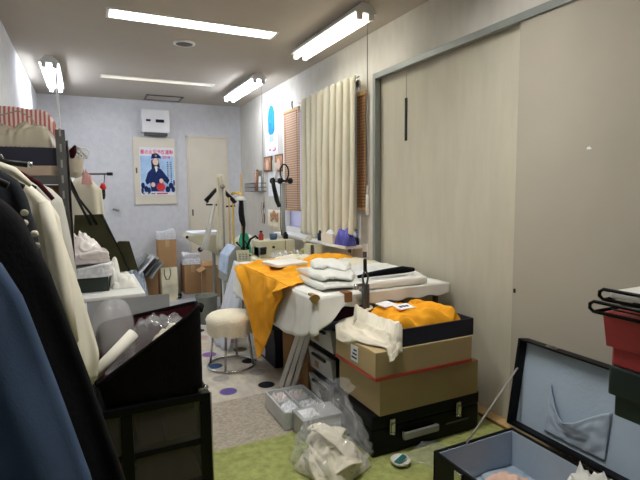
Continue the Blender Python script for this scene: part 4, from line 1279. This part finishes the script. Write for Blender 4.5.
single('tape_roll', mb, M_YEL, 'yellow green tape roll resting on the white dome cap', 'tape roll')
# rods leaning
for i, (x, m, h, dx) in enumerate(((1.245, M_STRAP, 1.37, .0), (1.30, M_WOOD, 1.26, .01), (1.335, M_YEL, 1.20, .015), (1.42, M_WOOD, 1.50, .02))):
    mb = MB(); mb.tube([(x, 4.805, 0), (x + dx, 4.805, h)], .010, 8)
    if i == 0: mb.sphere((x + dx, 4.805, h), .026)
    single('tall_rod', mb, m if i else [M_STRAP][0], ['grey rod with a ball top behind the hooded machine', 'pale wooden rod beside the grey rod', 'yellow rod beside the wooden rod', 'tall pale wooden rod behind the white dome cap'][i], 'rod', 'rods standing behind the machines')
# garment stand with hanger and beige strip
hg = thing('hanger_stand', 'stand with black hanger arms before the back door', 'stand', (1.16, 4.9, 0))
mb = MB(); mb.tube([(1.235, 4.95, 0), (1.235, 4.95, 1.47)], .012, 8); mb.lathe([(.12, 0), (.12, .015), (.02, .03)], (1.235, 4.95, 0.001), 20); part('pole', mb, M_GREYM, hg)
for s, (x2, z2) in ((-1, (1.09, 1.225)), (1, (1.40, 1.205))):
    mb = MB(); mb.tube([(1.235 + s * .03, 4.90, 1.345), (1.235 + s * .09, 4.90, 1.28), (x2, 4.90, z2)], [.018, .020, .022], 8); part('arm', mb, M_BLACKP, hg)
    mb = MB(); mb.tube([(x2 + s * -.03, 4.90, z2), (x2 - s * .005, 4.90, z2 - .035), (x2 - s * .14, 4.90, z2 - .04)], .010, 6); part('arm_brace', mb, M_BLACKP, hg)
mb = MB()
mb.grid(lambda u, v: (1.19 + .09 * u + .01 * math.sin(v * 5), 4.865 + .014 * math.sin(u * 8), 1.475 - .75 * v + .02 * math.sin(u * PI) * (1 - v)), 12, 24)
single('cloth_strip', mb, M_CREAMC, 'long cream cloth strip hanging on the hanger stand', 'cloth strip', solid=.008)
mb = MB()
mb.grid(lambda u, v: (1.165 - .12 * v + .05 * (u - .5) * (.6 + v), 4.835 + .01 * math.sin(u * 8), 1.20 - .46 * v), 10, 20)
single('cloth_strip', mb, mat('sheer_white', rgb(228, 226, 220), .6, alpha=.7), 'sheer white strip slanting left of the cream cloth strip', 'cloth strip', solid=.004)
# ironing table
it = thing('ironing_table', 'narrow ivory press table with white papers near the back door', 'press table', (1.15, 5.25, 0))
mb = MB(); mb.prism([(.93, .84), (.945, .865), (1.30, .865), (1.32, .70), (1.25, .64)], 5.05, 5.42, 'y'); part('table_bed', mb, M_IVORY, it)
mb = MB(); mb.tube([(1.24, 5.25, .66), (1.24, 5.25, .02)], .018, 10); mb.box(1.14, 1.36, 5.15, 5.35, 0.001, .025, .004); part('post', mb, M_GREYM, it)
mb = MB(); mb.sphere((1.05, 5.04, .72), .026); part('knob', mb, M_BLACKP, it)
mb = MB(); mb.sphere((.925, 5.06, .855), .016); part('corner_cap', mb, M_BLACKP, it)
single('paper_sheets', folded(MB(), 1.14, 5.24, .866, .34, .34, .03, .05, 4, 3, .8), M_PAPER, 'white papers lying on the ivory press table', 'papers')
# small stuff on the bench
single('green_cloth', MB().heap(1.435, 4.74, .696, .12, .10, .20, 33, 0, p=3, amp=.2), M_GREENP, 'crumpled green plastic bundle behind the black hoses', 'bundle')
single('white_bundle', MB().heap(1.47, 4.85, .696, .28, .22, .17, 35, 0, p=3, amp=.2, ridge=.3), M_WCLOTH, 'white cloth bundle behind the black hoses', 'bundle')
bt = thing('red_bottle', 'small red bottle on the sewing machine base', 'bottle', (1.50, 4.40, .85))
mb = MB(); mb.lathe([(.022, 0), (.024, .006), (.024, .05), (.012, .068), (.012, .075)], (1.50, 4.40, .851), 16); part('body', mb, M_REDP, bt)
mb = MB(); mb.lathe([(.014, 0), (.014, .016), (.004, .018)], (1.50, 4.40, .925), 12); part('cap', mb, M_BLACKP, bt)
mb = MB(); mb.lathe([(.034, 0), (.040, .055), (.037, .055), (.031, .006), (.003, .006)], (1.625, 4.40, .851), 20)
single('blue_cup', mb, M_CUPB, 'slate blue cup on the sewing machine base', 'cup')
mb = MB(); mb.box(1.73, 1.77, 4.37, 4.41, .851, .90, .006); mb.sphere((1.75, 4.39, .905), .016)
single('black_clamp', mb, M_BLACKP, 'small black clamp on the sewing machine base by the column', 'clamp')
# tray of tools
tt = thing('tool_tray', 'clear plastic tray of small tools on the bench edge', 'tray', (1.70, 4.08, .695))
mb = MB(); mb.box(1.52, 1.90, 3.98, 4.18, .696, .702)
for a in ((1.515, 1.905, 3.975, 3.98), (1.515, 1.905, 4.18, 4.185), (1.515, 1.52, 3.975, 4.185), (1.90, 1.905, 3.975, 4.185)):
    mb.box(*a, .696, .765)
part('body', mb, M_PLAST2, tt)
for i in range(6):
    mb = MB(); x = 1.56 + i * .058
    mb.tube([(x, 4.02, .712), (x + .03, 4.14, .75 + .01 * (i % 2))], .010, 8)
    single('spool', mb, [M_PAPER, M_PINKW, M_YEL, M_WHITE, M_GREENP, M_PAPER][i], ['white spool at the left end of the tool tray', 'pinkish spool second in the tool tray', 'yellow spool in the tool tray', 'white spool fourth in the tool tray', 'green spool in the tool tray', 'white spool at the right end of the tool tray'][i], 'spool', 'spools in the tool tray')
kn = thing('utility_knife', 'yellow and black utility knife lying on the tool tray', 'knife', (1.83, 4.05, .77))
mb = MB(); mb.box(1.76, 1.86, 4.03, 4.055, .772, .79, .004, rot=(0, -.25, 0)); part('handle', mb, M_YEL, kn)
mb = MB(); mb.box(1.85, 1.92, 4.03, 4.055, .79, .805, .004, rot=(0, -.1, 0)); part('head', mb, M_BLACKP, kn)
# block under the sill: beige serger
sg = thing('overlock_machine', 'beige overlock machine below the curtain', 'sewing machine', (1.83, 3.86, .69))
mb = MB(); mb.box(1.74, 1.80, 3.84, 3.93, .748, .85, .008); mb.box(1.80, 1.90, 3.83, 3.94, .748, .835, .01); mb.box(1.72, 1.92, 3.82, 3.95, .697, .752, .006); part('body', mb, M_IVORY, sg)
mb = MB(); mb.box(1.765, 1.795, 3.836, 3.842, .76, .84); part('front_plate', mb, M_STEEL, sg)
mb = MB(); mb.tube([(1.73, 3.90, .86), (1.76, 3.90, .90), (1.80, 3.90, .885)], .01, 8); part('thread_guide', mb, M_IVORY, sg)
# items on window sill
ts = thing('tissue_box', 'beige tissue box on the window ledge', 'tissue box', (XR - .08, 3.72, .87))
mb = MB(); mb.box(XR - .155, XR - .085, 3.60, 3.82, .871, .945, .005); part('box', mb, M_CREAMP, ts)
mb = MB().heap(XR - .118, 3.71, .945, .03, .12, .035, 50, 0, amp=.3); part('tissue', mb, M_PAPER, ts)
single('violet_bag', MB().heap(XR - .115, 3.45, .871, .09, .22, .14, 51, 0, p=4, amp=.25, freq=12, ridge=.3), M_STUFFBLUE, 'shiny violet blue packet on the window ledge', 'packet')
mb = MB(); mb.lathe([(.02, 0), (.022, .004), (.022, .06), (.010, .075), (.010, .09)], (XR - .13, 3.89, .871), 14)
single('dark_bottle', mb, M_INK, 'dark small bottle at the far end of the window ledge', 'bottle')

# ------------------------------------------------------------------ left side: steel shelf
sh = thing('steel_shelf', 'dark slotted steel shelf unit against the left wall', 'shelf unit', (-.25, 2.75, 0))
for x in (-.445, -.088):
    for y in (2.50, 3.0):
        mb = MB()
        s = 1 if y < 2.7 else -1
        xs = -1 if x > -.2 else 1
        mb.box(x - .019, x + .019, y - .0015, y + .0015, 0, 1.60)
        mb.box(x - .0015 - xs * .018, x + .0015 - xs * .018, y, y + s * .035, 0, 1.60)
        p = part('post', mb, M_STEEL, sh)
        mb = MB()
        for k in range(22):
            zz = .1 + k * .07
            mb.box(x - .004, x + .004, y - .003, y - .0016, zz, zz + .035, .001)
        part('slots', mb, M_STRAP, p, 'pale slots')
for z in (.35, .80, 1.375):
    mb = MB(); mb.box(-.445, -.092, 2.505, 2.995, z, z + .018, .002); mb.box(-.445, -.092, 2.503, 2.51, z - .02, z + .018, .001); part('shelf_board', mb, M_STEEL, sh)
bb = thing('storage_box', 'long flat beige box with navy lid on the steel shelf', 'box', (-.27, 2.75, 1.394))
mb = MB(); mb.box(-.44, -.108, 2.52, 2.98, 1.394, 1.44, .003); part('body', mb, mat('tan_board', rgb(170, 150, 132), .7), bb)
mb = MB(); mb.box(-.443, -.104, 2.517, 2.983, 1.44, 1.52, .004); part('lid', mb, M_NAVYBOX, bb)
cc = thing('storage_box', 'small brown carton on the shelf board below the navy lidded box', 'box', (-.2, 2.7, .818))
mb = MB(); mb.box(-.30, -.10, 2.53, 2.8, 1.20, 1.352, .003); mb.box(-.40, -.10, 2.53, 2.9, .819, 1.20, .003); part('body', mb, M_CARDD, cc)
bgb = thing('clear_bag', 'beige plastic bag of soft things on the navy lidded box', 'bag', (-.27, 2.68, 1.52))
mb = MB().heap(-.275, 2.64, 1.5215, .33, .22, .115, 101, 0, p=5, amp=.25, freq=10, n=50, m=34, ridge=.5); part('film', mb, M_BEIGEBAG, bgb)
mb = MB(); mb.tube([(-.34, 2.58, 1.60), (-.32, 2.575, 1.66), (-.25, 2.575, 1.685), (-.2, 2.575, 1.655), (-.175, 2.58, 1.60)], .006, 6, flat=.5); part('handle', mb, M_BEIGEBAG, bgb)
st_ = thing('striped_cloth', 'red and white striped cloth bundle on top of the steel shelf', 'cloth', (-.27, 2.86, 1.52))
mb = MB().heap(-.272, 2.86, 1.5215, .335, .24, .215, 102, 0, p=7, amp=.05, freq=5, n=40, m=24); part('cloth', mb, M_STRIPE, st_)
# rod behind the shelf with hanging things
ro = thing('hanging_rod', 'thin dark rod with black tip projecting beyond the steel shelf', 'rod', (-.15, 3.82, 1.44))
mb = MB(); mb.tube([(-.455, 3.82, 1.446), (.155, 3.82, 1.452)], .007, 8); part('bar', mb, M_STEEL, ro)
mb = MB(); mb.tube([(.150, 3.82, 1.452), (.188, 3.82, 1.452)], .012, 10); part('tip', mb, M_BLACKP, ro)
mb = MB(); mb.tube([(.132, 3.82, 1.445), (.132, 3.82, 1.415)], .004, 6); part('hook', mb, M_STEEL, ro)
wp = thing('white_pole', 'white pole standing behind the steel shelf', 'pole', (-.08, 3.93, 0))
mb = MB(); mb.tube([(-.090, 3.93, .0), (-.076, 3.93, 1.43)], .014, 10); part('tube', mb, M_WHITE, wp)

def garment(mb, xc, yc, prof, thick, seed=0, nf=7, famp=.18, nz=40, nk=56, xmin=XL + .012):
    z0, z1 = prof[0][0], prof[-1][0]
    loops = []
    for i in range(nz + 1):
        z = z0 + (z1 - z0) * i / nz
        hl, hr, th = lerp_prof(prof, z)
        d = i / nz
        lp = []
        for k in range(nk):
            t = 2 * PI * k / nk
            c, s = math.cos(t), math.sin(t)
            h = hr if c > 0 else hl
            x = xc + math.copysign(abs(c) ** .8, c) * h
            f = math.sin(t * nf + seed + 1.2 * math.sin(z * 4 + seed)) * famp * (.25 + .9 * d) + .25 * noise.noise(Vector((c * 2.5 + seed, s * 2, z * 3)))
            y = yc + math.copysign(abs(s) ** .75, s) * thick * th * (1 + f)
            x += .012 * f * math.copysign(1, c)
            lp.append((max(x, xmin), y, z + .01 * noise.noise(Vector((c * 2, s * 2, seed))) * d))
        loops.append(lp)
    mb.rings(loops)
    return mb

# coat hanging on the rod
co = thing('hanging_coat', 'cream coat hanging on the thin rod behind the steel shelf', 'coat', (.0, 3.82, .98))
mb = MB(); garment(mb, .0, 3.81, [(1.43, .03, .03, .5), (1.40, .07, .055, .8), (1.34, .12, .112, 1), (1.2, .13, .118, 1), (.98, .14, .128, 1)], .05, 3, 8, .3); part('body', mb, M_COATW, co)
tn = thing('fabric_tote', 'cream cloth pouch with ribbons hanging by the shelf post', 'pouch', (-.04, 3.2, 1.40))
mb = MB(); mb.rings([[(-.045 + r * math.cos(t), 3.14 + r * .7 * math.sin(t), z) for t in [2 * PI * k / 20 for k in range(20)]] for r, z in ((.02, 1.405), (.032, 1.41), (.048, 1.50), (.05, 1.515))]); part('body', mb, M_CREAMC, tn)
for i, (a, m) in enumerate(((0, M_WCLOTH), (1.2, M_STRAP), (2.4, M_WCLOTH), (3.6, M_CREAMC))):
    mb = MB(); mb.tube([(-.02 + .035 * math.cos(t * 1.0 + a) + .02 * math.cos(a), 3.12 + .02 * math.sin(a), 1.545 + .03 * math.sin(t)) for t in [2 * PI * k / 14 for k in range(15)]], .008, 6, flat=.5); part('ribbon_loop', mb, m, tn)
mb = MB(); mb.tube([(-.055, 3.11, 1.515), (-.05, 3.10, 1.55), (-.035, 3.10, 1.585)], [.012, .02, .006], 8); part('dark_ribbon', mb, M_MAROON, tn)
mb = MB(); mb.heap(.018, 3.735, 1.375, .07, .04, .10, 70, 0, amp=.5, freq=30, ridge=.5)
single('pink_tassel', mb, M_PINK, 'pink ribbon tassel at the neck of the cream coat', 'tassel')
kc = thing('key_charm', 'red and dark charm hanging from the rod end', 'charm', (.117, 3.82, 1.27))
mb = MB(); mb.tube([(.132, 3.82, 1.418), (.126, 3.82, 1.385), (.121, 3.82, 1.36)], .003, 6); part('cord', mb, M_BLACKP, kc)
mb = MB(); mb.tube([(.121, 3.82, 1.385), (.118, 3.82, 1.35), (.117, 3.82, 1.335)], [.012, .024, .008], 8); part('red_knot', mb, M_PRED, kc)
mb = MB(); mb.tube([(.117, 3.82, 1.34), (.115, 3.82, 1.295), (.113, 3.82, 1.27)], [.016, .018, .012], 8); part('tag', mb, M_INK, kc)
mb = MB(); mb.box(.10, .17, 3.44, 3.455, 1.172, 1.186, .003, rot=(0, .2, 0)); wht = mb
single('wall_peg', MB().tube([(.315, YB - .002, 1.115), (.375, YB - .05, 1.095)], .014, 8), M_STRAP, 'small grey peg on the back wall left of the hatch', 'peg')
mb.bm.free()

# low white table at the left wall with its load
wt = thing('side_table', 'white topped low table against the left wall', 'table', (-.07, 3.55, 0))
mb = MB(); mb.box(-.44, .305, 3.10, 3.90, .67, .70, .012); part('tabletop', mb, M_WHITE, wt)
for x in (-.40, .26):
    for y in (3.14, 3.86):
        mb = MB(); mb.tube([(x, y, 0), (x, y, .672)], .016, 8); part('leg', mb, M_WHITE, wt)
gx = thing('storage_box', 'dark green box on the white side table under wrapped clothes', 'box', (0, 3.36, .70))
mb = MB(); mb.box(-.20, .105, 3.28, 3.60, .7015, .79, .004); part('body', mb, M_GREENBOX, gx)
single('wrapped_clothes', folded(MB(), -.045, 3.42, .791, .36, .32, .08, 0, 61, 4, 2.2), M_CRUMP, 'white plastic wrapped clothes directly on the dark green box', 'clothes')
single('wrapped_clothes', folded(MB(), -.065, 3.43, .874, .36, .30, .068, .12, 66, 3, 2.4), M_PINKW, 'pinkish white wrapped clothes on top of the white wrapped ones', 'clothes')
mb = MB().heap(-.055, 3.41, .936, .27, .22, .15, 71, .2, p=1.3, amp=.25, freq=12, ridge=.35)
single('lace_cloth', mb, M_PINKW, 'peaked white lace cloth on top of the wrapped clothes', 'cloth')
mb = MB().heap(.20, 3.44, .7015, .16, .26, .075, 73, .0, amp=.3, ridge=.4)
mb.heap(.150, 3.46, .7015, .075, .2, .17, 74, .0, amp=.2, ridge=.3)
single('white_cloth_bundle', mb, M_WCLOTH, 'white soft bundle at the right edge of the side table', 'cloth')
# olive tote
ot = thing('tote_bag', 'large flat olive tote bag slung by black straps from the shelf', 'bag', (.09, 3.66, .76))
mb = MB()
def flatpoly(mb, pts, y0, y1): mb.prism(pts, y0, y1, 'y')
flatpoly(mb, [(-.072, 1.168), (.103, 1.17), (.262, .76), (.02, .76), (-.09, .98)], 3.64, 3.672)
part('panel', mb, M_OLIVE, ot)
mb = MB(); flatpoly(mb, [(.17, .95), (.20, .972), (.268, .968), (.318, .762), (.20, .762)], 3.68, 3.72); part('flap', mb, M_OLIVE, ot)
mb = MB(); mb.tube([(.095, 3.634, 1.168), (.18, 3.632, .96), (.255, 3.634, .765)], .006, 6); part('piping', mb, M_BLACKP, ot)
for i, (a, b) in enumerate((((-.105, 3.03, 1.52), (-.005, 3.60, 1.17)), ((-.085, 3.03, 1.42), (.03, 3.61, 1.17)))):
    mb = MB(); mb.tube([a, ((a[0] + b[0]) / 2 - .012, (a[1] + b[1]) / 2, (a[2] + b[2]) / 2 - .01), b, (b[0] + .03, 3.637, 1.10)], .009, 6, flat=.4); part('strap', mb, M_BLACKP, ot)

# ------------------------------------------------------------------ clothes rack
cr = thing('clothes_rack', 'metal clothes rack along the left wall', 'clothes rack', (-.28, 1.4, 0))
mb = MB(); mb.tube([(-.30, .45, 1.455), (-.30, 2.42, 1.455)], .013, 10); part('rail', mb, M_CHROME, cr)
for y in (.46, 2.41):
    mb = MB(); mb.tube([(-.30, y, 1.455), (-.30, y, .03)], .014, 10); mb.tube([(-.44, y, .028), (-.10, y, .028)], .014, 10); part('upright', mb, M_CHROME, cr)
mb = MB(); mb.tube([(-.30, 1.86, 1.425), (-.165, 1.86, 1.408)], .010, 10); part('side_hook', mb, M_BLACKP, cr, 'dark hook arm with chrome end')
mb = MB(); mb.tube([(-.164, 1.86, 1.408), (-.152, 1.86, 1.406)], .0115, 12); part('end_cap', mb, M_CHROME, cr)

def hanger(y, label, zz=1.40):
    t = thing('clothes_hanger', label, 'hanger', (-.30, y, zz), 'hangers on the clothes rack')
    mb = MB(); mb.tube([(-.30 + .018 * math.sin(a), y, 1.452 + .018 * math.cos(a)) for a in [-1.4 + 3.6 * k / 10 for k in range(11)]] + [(-.30, y, 1.41)], .0022, 6); part('hook', mb, M_CHROME, t)
    mb = MB(); mb.tube([(-.44, y, 1.33), (-.30, y, 1.41), (-.15, y, 1.33)], .008, 8); part('shoulder_bar', mb, M_BLACKP, t)
def coat(name, label, xc, y, prof, th, m, seed, famp=.2, nf=7, cat='coat'):
    t = thing(name, label, cat, (xc, y, prof[-1][0]))
    mb = MB(); garment(mb, xc, y, prof, th, seed, nf, famp); part('body', mb, m, t)
    return t
X0 = -.29
def P(z, xr, th=1.0, left=None):
    return (z, left if left is not None else min(.16, xr - X0 + .02), xr - X0, th)
c1 = coat('hanging_coat', 'blue coat nearest in the row of hanging clothes', X0, .80,
     [P(1.335, -.25, .5), P(1.29, -.18, .8), P(1.215, -.115), P(1.16, -.090), P(1.0, -.050), P(.865, -.018), P(.55, .03), P(.35, .05)], .085, M_BLUE, 1, .55, 6)
c2 = coat('hanging_coat', 'black coat behind the blue coat on the rack', X0, 1.25,
     [P(1.355, -.25, .5), P(1.33, -.20, .7), P(1.30, -.165, .9), P(1.263, -.130), P(1.135, -.082), P(.86, -.014), P(.58, .052), P(.34, .09)], .09, M_NAVY, 2, .35, 6)
c3 = coat('hanging_jacket', 'charcoal jacket with cream buttons between the black and white coats', X0, 1.56,
     [P(1.40, -.25, .5), P(1.376, -.20, .8), P(1.35, -.165), P(1.303, -.145), P(1.226, -.131), P(1.14, -.119), P(.9, -.09), P(.7, -.08)], .065, M_CHAR, 4, .15, cat='jacket')
for x, z in ((-.148, 1.262), (-.150, 1.235), (-.128, 1.205), (-.126, 1.172)):
    mb = MB(); mb.sphere((x, 1.50, z), .009, sc=(1.1, .6, 1)); part('button', mb, M_CREAMC, c3, 'cream button')
c4 = coat('hanging_coat', 'long cream white coat in the middle of the rack', X0, 1.92,
     [P(1.405, -.25, .5), P(1.39, -.215, .7), P(1.345, -.165, .9), P(1.29, -.115), P(1.235, -.084), P(1.15, -.076), P(.95, -.03), P(.715, .012), P(.63, .0)], .09, M_COATW, 6, .40, 7)
mb = MB(); mb.tube([(-.125, 1.86, 1.285), (-.105, 1.852, 1.16), (-.085, 1.845, .97), (-.07, 1.84, .80)], [.03, .042, .045, .040], 18, flat=.6); part('sleeve', mb, M_COATW, c4)
mb = MB(); mb.tube([(-.31, 1.83, 1.41), (-.25, 1.81, 1.405), (-.20, 1.805, 1.385), (-.155, 1.815, 1.34)], [.016, .020, .020, .012], 12, flat=.7); part('collar', mb, M_COATW, c4)
c5 = coat('hanging_coat', 'greyish white coat at the far end of the rack', X0, 2.27,
     [P(1.39, -.23, .5), P(1.372, -.19, .8), P(1.335, -.125), P(1.29, -.085), P(1.18, -.068), P(1.07, -.055), P(.8, -.04), P(.6, -.04)], .075, M_COATG, 9, .25)
mb = MB(); mb.tube([(-.22, 2.19, 1.395), (-.16, 2.18, 1.352), (-.115, 2.185, 1.29)], [.012, .016, .014], 8, flat=.6); single('maroon_strap', mb, M_MAROON, 'dark maroon strap over the shoulder of the greyish white coat', 'strap')
for y, l in ((.80, 'hanger holding the blue coat'), (1.25, 'hanger holding the black coat'), (1.56, 'hanger holding the charcoal jacket'), (1.92, 'hanger holding the long cream white coat'), (2.27, 'hanger holding the greyish white coat')):
    hanger(y, l)

# ------------------------------------------------------------------ black bench with basket
be = thing('black_cabinet', 'low black cabinet with smoked glass fronts on the left', 'cabinet', (.02, 2.2, .012))
BX0, BX1, BY0, BY1, BZ = -.09, .442, 2.02, 2.50, .45
mb = MB()
mb.box(BX0, BX1, BY0, BY1, BZ - .03, BZ, .004)
mb.box(BX0, BX1, BY1 - .01, BY1, .02, BZ - .03)
part('top', mb, M_BLACK, be)
for x in (BX0 + .02, .10, BX1 - .025):
    mb = MB(); mb.box(x - .02, x + .025, BY0, BY0 + .03, .0125, BZ - .03, .003); part('front_post', mb, M_BLACK, be)
mb = MB(); mb.box(BX1 - .012, BX1, BY0 + .03, BY1, .0125, BZ - .03, .002); part('side_panel', mb, M_BLACK, be)
mb = MB(); mb.box(BX0, BX0 + .012, BY0 + .03, BY1, .0125, BZ - .03, .002); part('side_panel', mb, M_BLACK, be)
for z in (.225, .03):
    mb = MB(); mb.box(BX0 + .012, BX1 - .012, BY0 + .004, BY1 - .01, z, z + .022, .003); part('shelf', mb, M_BLACK, be)
for (x0, x1) in ((.126, BX1 - .046), (BX0 + .046, .079)):
    for (z0, z1) in ((.25, BZ - .034), (.054, .222)):
        mb = MB(); mb.box(x0, x1, BY0 + .008, BY0 + .013, z0, z1); part('glass_pane', mb, M_GLASS, be, 'smoked glass pane')
mb = MB(); mb.tube([(BX1 + .002, BY0 - .001, .012), (BX1 + .002, BY0 - .001, BZ)], .003, 6); part('edge_strip', mb, M_CHROME, be, 'thin chrome edge strip')
mb = MB(); mb.box(.15, .25, 2.08, 2.34, .248, .36, .004); single('grey_carton', mb, M_GREYM, 'grey box behind the upper glass of the black cabinet', 'box')
mb = MB(); mb.box(.26, .39, 2.07, 2.30, .248, .37, .004); single('pale_carton', mb, M_IVORY, 'pale box behind the upper glass of the black cabinet', 'box')
mb = MB().heap(.27, 2.19, .0525, .26, .24, .13, 111, 0, amp=.2); single('pink_cloth', mb, M_PINK, 'pinkish cloth behind the lower glass of the black cabinet', 'cloth')

# felt basket
bk = thing('felt_basket', 'large dark brown felt basket on the black cabinet', 'basket', (.22, 2.26, BZ))
def basket_loops(inset, zb):
    n = 72
    L = []
    base = [(.03, 2.045), (.418, 2.035), (.455, 2.42), (.03, 2.42)]
    rim = [(-.01, 2.02), (.414, 2.02), (.490, 2.46), (.02, 2.45)]
    rimz = [.555, .825, .755, .70]
    def perim(c, t, r=.06):
        t = (t % 1) * 4; i = int(t); f = t - i
        a, b = c[i], c[(i + 1) % 4]
        return (a[0] + (b[0] - a[0]) * f, a[1] + (b[1] - a[1]) * f)
    def pz(t):
        t = (t % 1) * 4; i = int(t); f = t - i
        s = f * f * (3 - 2 * f)
        return rimz[i] + (rimz[(i + 1) % 4] - rimz[i]) * f
    def smooth(c, k):
        acc = Vector((0, 0))
        for d in range(-3, 4):
            acc += Vector(perim(c, (k + d * .7) / n))
        return acc / 7
    for v in [0, .1, .25, .4, .55, .7, .85, 1.0]:
        lp = []
        for k in range(n):
            t = k / n
            b0, r0 = smooth(base, k), smooth(rim, k)
            p = b0.lerp(r0, v)
            cen = Vector((.23, 2.24))
            p = p + (cen - p).normalized() * inset
            z = zb + (pz(t) - zb) * v
            wob = .006 * noise.noise(Vector((t * 14, v * 3, 1)))
            lp.append((p.x + wob, p.y + wob, z))
        L.append(lp)
    return L
mb = MB(); mb.rings(basket_loops(0, BZ + .002), cap1=False); part('outer_wall', mb, M_FELT, bk)
mb = MB(); mb.rings(basket_loops(.012, BZ + .012), cap1=False); part('inner_lining', mb, M_MAROON, bk, 'dark red lining')
mb = MB(); L = basket_loops(.006, BZ)[-1]; mb.tube([Vector(p) for p in L] + [Vector(L[0])], .009, 8); part('rim', mb, M_FELT, bk)
mb = MB(); mb.tube([(.462, 2.36, .735), (.475, 2.33, .77), (.472, 2.27, .775), (.455, 2.22, .765)], .010, 8); part('handle', mb, M_FELT, bk)
mb = MB(); mb.tube([(.39, 2.02, .47), (.425, 2.03, .47), (.43, 2.02, .48)], .007, 6); mb.sphere((.425, 2.025, .475), .012)
part('chrome_stud', mb, M_CHROME, bk)
# contents
mb = MB()
mb.rings([[(.085 + .86 * r * math.cos(a) * (1 + .05 * math.sin(3 * a)), 2.30 + r * math.sin(a), z + .01 * math.sin(5 * a) * r / .1) for a in [2 * PI * k / 40 for k in range(40)]]
          for r, z in ((.085, .47), (.098, .58), (.102, .68), (.096, .745), (.080, .795), (.055, .825), (.028, .838), (.004, .842))])
single('plastic_bag', mb, M_PLAST2, 'milky plastic dome bulging from the left of the felt basket', 'bag')
mb = MB().heap(.275, 2.27, .465, .30, .28, .285, 122, 0, p=5, amp=.12, freq=7, n=50, m=46, ridge=.14)
single('plastic_bag', mb, M_PLAST, 'clear crumpled plastic bag in the middle of the felt basket', 'bag')
mb = MB().heap(.31, 2.24, .465, .18, .18, .235, 123, 0, p=4, amp=.15, freq=6, ridge=.12)
single('cream_cloth', mb, M_CREAMC, 'cream cloth under the clear plastic in the felt basket', 'cloth')
mb = MB(); mb.tube([(-.03, 2.06, .575), (.06, 2.11, .64), (.155, 2.17, .712)], .025, 16)
single('white_roll', mb, mat('white_foam', rgb(226, 222, 208), .7), 'white foam roll lying across the felt basket rim', 'roll')
mb = MB(); mb.box(-.02, .355, 2.482, 2.490, .4505, .805, .002)
fs_ = single('frosted_sheet', mb, M_FROST, 'frosted grey plastic sheet standing behind the felt basket', 'plastic sheet')
mb = MB().heap(-.035, 2.16, .452, .08, .16, .17, 125, 0, amp=.6, freq=26, ridge=.5)
single('silver_tinsel', mb, M_PLAST2, 'shiny crumpled wrapping between the white coat and felt basket', 'wrapping')

# ------------------------------------------------------------------ light, world, camera
w = bpy.data.worlds.new('daylight'); scene.world = w
w.use_nodes = True
nt = w.node_tree
bg = nt.nodes['Background']
bg.inputs['Color'].default_value = (.80, .82, 1.0, 1)
bg.inputs['Strength'].default_value = 1.0

cam = bpy.data.cameras.new('camera')
cam.sensor_width = 36.0
cam.sensor_fit = 'HORIZONTAL'
cam.lens = 482.0 / 640 * 36.0
cam.clip_start = .02
co_ = bpy.data.objects.new('camera', cam)
COL.objects.link(co_)
yaw, pitch, roll = .4507, .1003, -.0105
cy_, sy_ = math.cos(yaw), math.sin(yaw)
f = Vector((sy_ * math.cos(pitch), cy_ * math.cos(pitch), -math.sin(pitch)))
r = Vector((cy_, -sy_, 0))
u = r.cross(f)
r2 = r * math.cos(roll) + u * math.sin(roll)
u2 = -r * math.sin(roll) + u * math.cos(roll)
Mx = Matrix((r2, u2, -f)).transposed().to_4x4()
Mx.translation = Vector((0, 0, 1.31))
co_.matrix_world = Mx
scene.camera = co_

scene.view_settings.view_transform = 'Standard'
scene.view_settings.look = 'None'
scene.view_settings.gamma = 1.0
scene.view_settings.use_curve_mapping = False
scene.view_settings.exposure = 0.3
scene.cycles.max_bounces = 10
scene.cycles.diffuse_bounces = 6
scene.cycles.transparent_max_bounces = 16
scene.cycles.sample_clamp_indirect = 6.0
